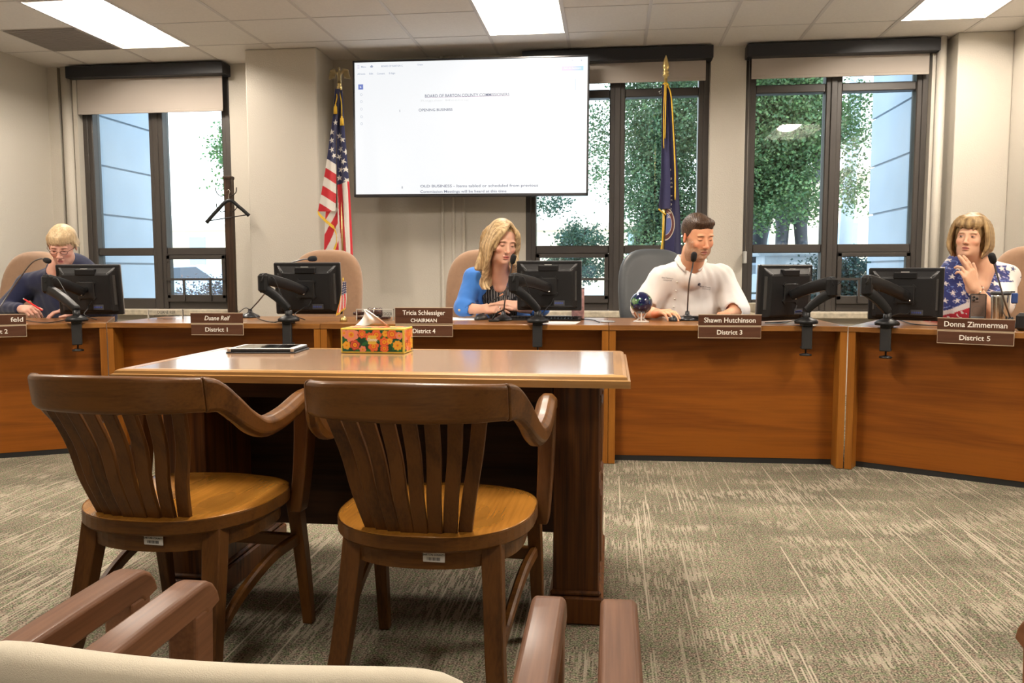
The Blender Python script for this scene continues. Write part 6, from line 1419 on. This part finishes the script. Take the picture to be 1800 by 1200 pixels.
# ============ woman in the blue jacket
def woman_blue():
    s = 1.03; Hc = at(883, 427, 4.90); M = fr(Hc, .52, .20, .06, s); nb = wp(M, (0, .025, -.085)); nk = at(877, 478, 5.03)
    shL, shR = at(834, 490, 5.10), at(925, 490, 5.12); elL, elR = np.array((*at(815, 545, 5.0)[:2], .815)), np.array((*at(950, 545, 5.0)[:2], .815))
    wrL = np.array((*at(850, 543, 4.93)[:2], .815)); wrR = np.array((*at(915, 541, 4.93)[:2], .82))
    X = axis(-1.02, -.30, .008, [(Hc[0]-.11, Hc[0]+.12, .003), (wrL[0]-.02, wrR[0]+.02, .003)]); Y = axis(4.72, 5.28, .009, [(4.76, 5.03, .003)]); Z = axis(.72, 1.43, .008, [(Hc[2]-.16, Hc[2]+.14, .003), (.77, .88, .003)])
    F = Field(X, Y, Z); head_sdf(F, M, s, False, .95)
    F.cone(nb, nk, .050, .054, .03); F.cone(wp(M, (0, -.01, -.08)), nk+[.01, -.04, -.03], .036, .045, .04)
    F.ell((nk[0], 5.12, .90), (.12, .08, .12), .04); F.cone(nk, shL, .045, .05, .05).cone(nk, shR, .045, .05, .05).cone(shL, elL, .045, .038, .04).cone(shR, elR, .045, .038, .04).cone(elL, wrL, .038, .026, .02).cone(elR, wrR, .038, .026, .02)
    F.cone(nk+[.0, .005, -.03], nk+[.008, -.012, -.09], .048, .042, .04)
    hand(F, wrL, (.9, -.30, .08), (-.2, -.75, .55), (0, .3, 1), ((.2, .35, .2), (.25, .35, .2), (.3, .4, .2), (.35, .45, .25)), .95, (.55, .2), .04)
    hand(F, wrR+np.array((0, .03, .012)), (-.95, -.25, .06), (.2, -.70, .6), (0, .3, 1), ((.2, .35, .25), (.25, .4, .25), (.3, .4, .25), (.35, .45, .25)), .95, (.5, .2), .04)
    sk = (.70, .40, .285)
    def col(V): C = skin_base(V, sk); face_paint(V, M, C, sk, (.55, .17, .14), (.25, .15, .08), None, lash=(.07, .04, .03)); return C
    o = finish(F, M, col, 'blonde woman in a bright blue jacket over a black pinstripe blouse, hands together')
    # long hair in waves
    F = Field(axis(Hc[0]-.22, Hc[0]+.17, .0033), axis(4.76, 5.12, .0036), axis(.93, 1.44, .0033))
    F.ell((0, .026, .040), (.084, .102, .092), .01, M=M, sc=s); F.ell((0, .03, .085), (.062, .07, .052), .02, M=M, sc=s)
    F.ell((0, -.115, -.020), (.052, .085, .088), .010, 's', M=M, sc=s); F.ell((0, -.02, -.125), (.10, .12, .075), .012, 's', M=M, sc=s)
    r = np.random.default_rng(11); W = lambda *p: wp(M, p)
    for q in (-1, 1):
        for k in range(26):
            u = k/25; a0 = W(q*.012, -.052+.11*u, .112-.02*u); a1 = W(q*(.050+.012*r.random()), -.078+.13*u, .070); a2 = W(q*.080, -.050+.12*u, .0); a3 = W(q*.082, -.035+.11*u, -.06)
            if q < 0: e = [at(852+14*u+r.uniform(-4, 4), 478, 4.90+.10*u), at(846+16*u+r.uniform(-5, 5), 497+r.uniform(-3, 3), 4.93+.06*u), at(848+14*(1-u)+r.uniform(-5, 5), 512+r.uniform(-6, 6), 4.92+.06*u)]
            else: e = [at(906+2*u+r.uniform(-2, 2), 462, 4.90+.10*u), at(907+r.uniform(-3, 3), 474+r.uniform(-3, 3), 4.95+.06*u), at(903+r.uniform(-3, 3), 484+r.uniform(-3, 3), 4.98)]
            pts = bez([a0, a1, a2, a3]+e, 22); sw = r.uniform(0, 6.28)
            pts = [p+np.array((.007*math.sin(sw+i*.75), .004*math.cos(sw+i*.7), 0))*(max(0, i-8)/10) for i, p in enumerate(pts)]
            rad = [.010+.004*math.sin(PI*min(1, i/16)) if i < 19 else .011*(22.6-i)/4 for i in range(23)]; F.chain(pts, rad, .0035)
    for k in range(16):   # back lengths
        u = k/15-.5; pts = bez([W(u*.06, .06, .10), W(u*.15, .105, .03), W(u*.16, .10, -.08), W(u*.20, .09, -.17)], 10); F.chain(pts, [.018]*11, .006)
    # swept fringe
    for k in range(14):
        u = k/13; pts = bez([W(.008-.004*u, -.060+.02*u, .122-.01*u), W(-.026-.012*u, -.088+.01*u, .085), W(-.052-.006*u, -.078+.008*u, .035), W(-.064, -.052, -.02-.02*u)], 12); F.chain(pts, [.0075]*12+[.004], .003)
        pts = bez([W(.012, -.060+.02*u, .122-.01*u), W(.036+.01*u, -.082+.01*u, .085), W(.055+.006*u, -.070+.01*u, .035), W(.066, -.048, -.02-.02*u)], 12); F.chain(pts, [.0075]*12+[.004], .003)
    me, V = F.mesh('hair'); C = hair_paint(V, (.80, .59, .32), (.19, .105, .045), 21, 16, 190, M); L = loc(M, V); root = np.clip(1-np.abs(L[:, 0])/.012, 0, 1)*np.clip((L[:, 2]-.085)/.02, 0, 1)*(L[:, 1] < .02); C = C*(1-.6*root[:, None])+np.array((.14, .08, .04))*.6*root[:, None]
    paint(me, C); link('hair', me, HAIR, o)
    # blouse and jacket
    F = Field(axis(-.86, -.44, .006), axis(4.9, 5.3, .007), axis(.66, 1.14, .006)); cx = nk[0]+.01
    F.ell((cx, 5.12, .92), (.150, .125, .22), .05); F.ell((cx, 5.25, .74), (.16, .11, .14), .05); F.cone(nk+[0, .01, -.03], shL, .055, .06, .04).cone(nk+[0, .01, -.03], shR, .055, .06, .04)
    F.cone(nb, nk+[0, 0, .01], .052, .058, .01, 's'); F.cone(nk+[.006, -.085, .02], nk+[.016, -.115, -.065], .036, .008, .006, 's'); wrinkle(F, .003, 40, 5)
    me, V = F.mesh('blouse'); x = V[:, 0]-cx; fold = np.abs(x+.0); st = np.mod(x*1.0+.18*np.abs(x)+np.where(V[:, 2] > .93, (V[:, 2]-.93)*np.sign(x)*.9, 0), .0145) < .0035
    C = np.tile(np.array((.008, .008, .010)), (len(V), 1)); C[st] = (.20, .19, .18); paint(me, C); link('blouse', me, CLOTH, o)
    F = Field(axis(-1.04, -.30, .0062), axis(4.86, 5.34, .007), axis(.66, 1.16, .0062))
    F.ell((cx-.005, 5.15, .91), (.178, .135, .24), .05); F.ell((cx, 5.27, .74), (.19, .125, .15), .05)
    F.cone(nk+[0, .035, -.05], shL, .062, .066, .05).cone(nk+[0, .035, -.05], shR, .062, .066, .05)
    mL, mR = elL+(wrL-elL)*.25, elR+(wrR-elR)*.25
    F.cone(shL, elL+[0, 0, .01], .064, .054, .03).cone(shR, elR+[0, 0, .01], .064, .054, .03).cone(elL+[0, 0, .006], mL, .055, .048, .02).cone(elR+[0, 0, .006], mR, .055, .048, .02)
    F.cone(mL, wrL, .037, .037, .003, 's'); F.cone(mR, wrR, .037, .037, .003, 's')
    F.cone(nb, nk+[0, 0, .01], .056, .078, .01, 's')
    F.cone(nk+[.008, -.09, .03], nk+[.022, -.145, -.14], .066, .066, .008, 's'); F.cone(nk+[.022, -.145, -.14], nk+[.026, -.145, -.36], .066, .072, .008, 's')
    wrinkle(F, .0050, 30, 7, (1, 1, .5)); wrinkle(F, .002, 75, 9)
    me, V = F.mesh('jacket'); paint(me, np.tile(np.array((.055, .20, .60)), (len(V), 1))); jk = link('jacket', me, CLOTH, o); bv = bvh_of(me)
    MB().lathe([(0, 0), (.008, 0), (.007, .003), (0, .003)], 14, T(*(at(806, 545, 4.93)+[.004, 0, 0])) @ RX(PI/2)).build('cuff_button', mat('horn_button', (.50, .38, .24), .35), o)
    trousers(o, (cx, 5.34, .61), (.02, .02, .025))
    p = at(874, 523, 4.86); e_ = at(883, 517, 4.84)
    q = thing('pen', tuple(p), 'dark pen with an orange tip held by the woman in the blue jacket', 'pen'); v = Vector(e_)-Vector(p)
    MB().tube([tuple(-v*1.8), tuple(v*.5)], .0042, 8).build('barrel', BLKP, q); MB().tube([tuple(v*.5), tuple(v*1.1)], [.0045, .0035], 8).build('tip', mat('pen_orange', (.80, .32, .14), .3), q)
    MB().lathe([(.0098, -.002), (.0105, 0), (.0098, .002)], 18, T(*(at(879, 541, 4.84))) @ RY(1.35)).build('ring', MET, o)
    return o
woman_blue()
# ============ woman in the navy jumper
def woman_navy():
    s = 1.0; Hc = at(110, 432, 4.88); M = fr(Hc, .34, .42, .02, s); nb = wp(M, (0, .035, -.085)); nk = at(101, 472, 5.02)
    shL, shR = at(50, 500, 5.10), at(150, 498, 5.16); elL, elR = np.array((*at(8, 548, 5.02)[:2], .80)), np.array((*at(185, 552, 5.05)[:2], .80))
    wrL = np.array((*at(42, 545, 4.86)[:2], .805)); wrR = np.array((*at(135, 552, 4.9)[:2], .80))
    X = axis(-4.14, -3.0, .009, [(Hc[0]-.11, Hc[0]+.12, .003), (wrL[0]-.04, wrL[0]+.14, .003)]); Y = axis(4.66, 5.28, .009, [(4.72, 5.02, .003)]); Z = axis(.72, 1.43, .008, [(Hc[2]-.15, Hc[2]+.14, .003), (.76, .87, .003)])
    F = Field(X, Y, Z); head_sdf(F, M, s, False, 1.05)
    F.cone(nb, nk, .050, .054, .03); F.cone(wp(M, (0, 0, -.08)), nk+[.01, -.02, -.03], .04, .045, .04)
    F.ell((nk[0], 5.13, .89), (.14, .09, .12), .04); F.cone(nk+[0, .02, -.07], shL, .040, .05, .03).cone(nk+[0, .02, -.07], shR, .040, .05, .03).cone(shL, elL, .05, .042, .04).cone(shR, elR, .05, .042, .04).cone(elL, wrL, .042, .028, .02).cone(elR, wrR, .042, .028, .02)
    F.cone(nk+[0, -.01, -.03], nk+[.01, -.02, -.10], .052, .045, .04)
    hand(F, wrL, (.75, -.45, .02), (-.2, -.45, .85), (.4, .7, .5), ((.75, .8, .3), (.85, .8, .4), (.9, .9, .4), (.95, .9, .4)), .98, (.7, .5), .02)
    hand(F, wrR, (-.6, -.5, 0), (0, -.1, 1), (0, -1, 0), (.3, .4, .3), .98)
    sk = (.66, .37, .285)
    def col(V): C = skin_base(V, sk); face_paint(V, M, C, sk, (.42, .15, .14), (.34, .22, .13), None); return C
    o = finish(F, M, col, 'woman in a navy jumper and glasses writing with head bowed, blonde hair pinned up')
    F = Field(axis(Hc[0]-.15, Hc[0]+.15, .0033), axis(Hc[1]-.20, Hc[1]+.20, .0033), axis(Hc[2]-.12, Hc[2]+.21, .0033))
    F.ell((0, .024, .040), (.084, .104, .092), .01, M=M, sc=s); F.ell((-.02, .07, .09), (.03, .03, .022), .02, M=M, sc=s)
    F.ell((0, -.12, -.055), (.060, .085, .085), .010, 's', M=M, sc=s); F.ell((0, -.01, -.13), (.12, .14, .085), .012, 's', M=M, sc=s)
    W = lambda *p: wp(M, p); r = np.random.default_rng(5)
    for k in range(30):   # fringe falling over the brow
        u = k/29*2-1; F.chain(bez([W(u*.035, -.03, .120), W(u*.058, -.078+.02*u*u, .092), W(u*.068, -.088+.035*u*u, .062), W(u*.068, -.086+.045*u*u, .034+r.uniform(-.012, .010))], 10), [.0058]*9+[.004, .0015], .003)
    for q in (-1, 1):
        for k in range(12): u = k/11; F.chain(bez([W(q*(.055), -.04+.06*u, .085), W(q*.075, -.02+.07*u, .03), W(q*.074, .01+.07*u, -.01), W(q*.055, .07+.04*u, -.02)], 10), [.008]*11, .003)
    F.chain([W(.076, -.02, .03), W(.10, -.04, .02), W(.112, -.05, .015)], [.006, .003, .002], .002)
    me, V = F.mesh('hair'); C = hair_paint(V, (.80, .64, .40), (.36, .23, .12), 31, 26, 190, M); paint(me, C); link('hair', me, HAIR, o)
    mb = MB()
    for q in (-1, 1):
        ring = [W(q*.030+.021*math.cos(a), -.100+.004*abs(math.cos(a)), -.004+.0135*math.sin(a)*(1 if math.sin(a) < 0 else .8)) for a in np.linspace(0, 2*PI, 25)]; mb.tube(ring, .0016, 6, caps=False)
        mb.tube([W(q*.051, -.098, .002), W(q*.073, -.06, .006), W(q*.082, .0, .006)], .0016, 6)
    mb.tube([W(-.009, -.101, -.001), W(0, -.103, .001), W(.009, -.101, -.001)], .0016, 6); mb.build('glasses', mat('spectacle_frame', (.10, .03, .02), .3), o)
    F = Field(axis(-4.14, -2.98, .008), axis(4.84, 5.36, .008), axis(.66, 1.20, .007)); cx = nk[0]+.02
    F.ell((cx, 5.15, .92), (.20, .14, .25), .05); F.ell((cx-.07, 5.17, .86), (.24, .12, .20), .06); F.ell((cx, 5.28, .74), (.21, .13, .15), .05); F.cone(nk+[0, .02, -.045], shL, .066, .072, .05).cone(nk+[0, .02, -.045], shR, .066, .072, .05)
    F.cone(shL, elL, .070, .056, .03).cone(shR, elR, .070, .056, .03).cone(elL, elL+(wrL-elL)*.8, .056, .040, .02).cone(elR, elR+(wrR-elR)*.8, .056, .040, .02)
    F.cone(nk+[0, .01, -.06], nk+[0, .01, -.002], .082, .070, .03); F.cone(nb, nk+[0, 0, .01], .052, .056, .008, 's'); F.cone(nk+[.012, -.075, .02], nk+[.035, -.115, -.07], .034, .010, .008, 's')
    wrinkle(F, .0045, 28, 13); me, V = F.mesh('jumper'); paint(me, np.tile(np.array((.016, .020, .055)), (len(V), 1))); link('jumper', me, CLOTH, o)
    trousers(o, (cx, 5.34, .61), (.02, .02, .03))
    a, b = at(43, 526, 4.80), at(75, 546, 4.78); p = thing('pen', tuple(a), 'red pen in the hand of the woman in the navy jumper', 'pen'); v = Vector(b)-Vector(a)
    MB().tube([(0, 0, 0), tuple(v*.85), tuple(v)], [.005, .0055, .0015], 10).build('barrel', mat('pen_red', (.70, .015, .02), .3), p)
    MB().tube([tuple(-v*.06), (0, 0, 0)], .004, 8).build('button', mat('pen_grey', (.5, .5, .5), .3), p)
    return o
woman_navy()
# ============ woman in the star print top
def woman_star():
    s = .91; Hc = at(1706, 418, 4.72); M = fr(Hc, -.60, -.06, .08, s); nb = wp(M, (0, .03, -.085)); nk = at(1722, 470, 4.84)
    shL, shR = at(1676, 494, 4.90), at(1766, 488, 4.86); elR = np.array((*at(1749, 552, 4.66)[:2], .80)); elL = np.array((*at(1664, 552, 5.0)[:2], .72))
    wr = at(1712, 506, 4.62); wrL = np.array((*at(1680, 556, 4.92)[:2], .62)); tip = at(1697, 468, 4.60)
    X = axis(1.62, 2.48, .008, [(Hc[0]-.12, Hc[0]+.13, .003)]); Y = axis(4.42, 5.12, .009, [(4.52, 4.84, .003)]); Z = axis(.50, 1.42, .008, [(Hc[2]-.15, Hc[2]+.13, .003), (.98, 1.14, .003)])
    F = Field(X, Y, Z); head_sdf(F, M, s, False, 1.04)
    F.cone(nb, nk, .055, .060, .03); F.cone(wp(M, (0, 0, -.085)), nk+[-.02, -.05, -.01], .042, .055, .04)
    F.ell((nk[0], 4.92, .90), (.14, .09, .12), .04); F.cone(nk+[0, .02, -.075], shL, .042, .05, .03).cone(nk+[0, .02, -.075], shR, .042, .05, .03).cone(nk+[-.01, -.02, -.03], nk+[-.03, -.05, -.10], .065, .06, .04)
    F.cone(shR, elR, .055, .046, .04).cone(shL, elL, .055, .045, .04).cone(elR, wr, .046, .029, .02).cone(elL, wrL, .045, .03, .02)
    hand(F, wr, tip-wr, (.25, -1, .1), (1, .0, .3), ((.10, .30, .2), (.12, .3, .2), (.45, .9, .5), (.55, 1.0, .5)), 1.0, (.80, .35), .0)
    hand(F, wrL, (.7, -.6, 0), (0, -.1, 1), (0, -1, 0), (.3, .4, .3), .95)
    sk = (.72, .42, .28)
    def col(V): C = skin_base(V, sk); face_paint(V, M, C, sk, (.46, .16, .13), (.36, .22, .14), (-.003, -.001), iris=(.045, .03, .02)); return C
    o = finish(F, M, col, 'woman with bobbed hair in a stars and stripes print top, fingers raised to her chin')
    F = Field(axis(Hc[0]-.18, Hc[0]+.20, .0033), axis(Hc[1]-.16, Hc[1]+.20, .0036), axis(Hc[2]-.16, Hc[2]+.17, .0033))
    F.ell((0, .030, .040), (.094, .112, .100), .01, M=M, sc=s); F.ell((0, .02, .075), (.076, .085, .078), .02, M=M, sc=s); F.ell((0, .055, -.03), (.100, .095, .090), .03, M=M, sc=s)
    F.ell((0, -.115, -.035), (.058, .085, .088), .010, 's', M=M, sc=s); F.ell((0, -.03, -.15), (.11, .12, .075), .012, 's', M=M, sc=s); F.cone(nb+[0, 0, .02], nk, .056, .06, .006, 's')
    W = lambda *p: wp(M, p); r = np.random.default_rng(15)
    for q in (-1, 1):
        for k in range(30):
            u = k/29; F.chain(bez([W(q*.012, -.04+.09*u, .118-.01*u), W(q*.052, -.058+.12*u, .112), W(q*.084, -.060+.13*u, .070), W(q*.100, -.052+.13*u, .0), W(q*.100, -.045+.12*u, -.06), W(q*(.080-.012*u), -.045+.11*u, -.105+r.uniform(-.012, .008))], 14), [.011]*11+[.010, .008, .006, .003], .0035)
    for k in range(30):
        u = k/29*2-1; F.chain(bez([W(u*.03+.01, -.035, .120), W(u*.050+.004, -.074+.02*u*u, .112), W(u*.066, -.096+.032*u*u, .080), W(u*.072-.010, -.092+.04*u*u, .050-.012*u+r.uniform(-.012, .014))], 10), [.0068]*9+[.0045, .0015], .0025)
    me, V = F.mesh('hair'); C = hair_paint(V, (.56, .38, .18), (.085, .042, .018), 41, 14, 130, M); paint(me, C); link('hair', me, HAIR, o)
    F = Field(axis(1.62, 2.50, .0038), axis(4.60, 5.18, .006), axis(.66, 1.18, .0038)); cx = nk[0]-.005
    F.ell((cx-.01, 4.93, .92), (.19, .14, .24), .05); F.ell((cx, 5.02, .74), (.21, .13, .15), .05); F.cone(nk+[0, .03, -.06], shL, .062, .070, .05).cone(nk+[0, .03, -.06], shR, .062, .072, .05)
    F.cone(shL, elL+(shL-elL)*.25, .070, .075, .03).cone(shR, elR+(shR-elR)*.30, .072, .080, .03); F.cone(elL, elL+(shL-elL)*.3, .055, .055, .004, 's'); F.cone(elR+(shR-elR)*-.1, elR+(shR-elR)*.34, .058, .060, .004, 's')
    F.cone(nb, nk+[0, 0, .0], .065, .080, .01, 's'); F.cone(nk+[-.012, -.08, .03], nk+[-.03, -.12, -.045], .070, .040, .010, 's'); wrinkle(F, .004, 30, 17)
    me, V = F.mesh('top'); x, z = V[:, 0]-cx, V[:, 2]-.95; WH = np.array((.78, .72, .68)); C = np.tile(WH, (len(V), 1))
    right = x > .055+.25*(z)
    d = z+.28*x*-1-.0; band = z-.45*x   # diagonal fields
    n = noise3(np.stack([x, z, z*0], 1), 60, 3); n2 = noise3(np.stack([x, z, z*0], 1), 140, 8)
    navy = (band > -.055+.01*n) & (~right | ((x < .13+.02*n) & (z > .03) & (z < .12))); C[navy] = (.035, .045, .17)
    m = navy & (np.abs(np.sin(x*34+z*20+2.2*n)) < .16+.1*n2); C[m] = (.16, .24, .55)
    m = navy & (n2 > .72); C[m] = (.30, .28, .45)
    red = (band < -.088+.008*n) & (band > -.150+.008*n) & ~right & (n2 < .55); C[red] = (.52, .03, .05)
    red = (band < -.178+.008*n) & (band > -.215) & ~right & (n2 < .2); C[red] = (.52, .05, .08)
    P2 = np.stack([x, z], 1); r = np.random.default_rng(3)
    for ky in range(9):
        for kx in range(8):
            cx_, cz_ = -.22+kx*.054+(ky % 2)*.027+r.uniform(-.006, .006), -.07+ky*.044+r.uniform(-.005, .005); m = star(P2, (cx_, cz_), .017, r.uniform(-.3, .3)) & navy; C[m] = WH*(.95)
    for cx_, cz_, R_ in ((.16, .10, .015), (.215, .055, .010), (.14, .035, .007), (.10, -.03, .006), (.19, -.01, .008), (.155, -.06, .007), (.24, .0, .007), (.09, .065, .010), (.12, -.09, .006)): m = star(P2, (cx_, cz_), R_*1.25, r.uniform(0, 1)) & right; C[m] = (.045, .055, .13)
    cuff = right & (z < -.075) & (x > .12); C[cuff] = (.30, .50, .72)
    paint(me, C); link('top', me, CLOTH, o)
    mb = MB(); d = Vector(wr-elR).normalized(); c = Vector(wr)-d*.022; u_ = d.orthogonal().normalized(); w_ = d.cross(u_)
    br = None
    ringp = [c+u_*.034*math.cos(a)+w_*.034*math.sin(a) for a in np.linspace(0, 2*PI, 25)]; b = MB().tube(ringp, .002, 6, caps=False).build('bracelet', mat('bracelet_gold', (.55, .36, .16), .3, metal=.7), o)
    for k in range(12): p = c+u_*.036*math.cos(k*PI/6)+w_*.036*math.sin(k*PI/6); MB().lathe([(0, -.005), (.0045, -.0025), (.0045, .0025), (0, .005)], 8, T(*p)).build('bead', mat('bead_%s' % ('brown' if k % 2 else 'pale'), (.30, .12, .07) if k % 2 else (.78, .72, .66), .2), b)
    trousers(o, (cx, 5.12, .61), (.20, .22, .26))
    return o
woman_star()
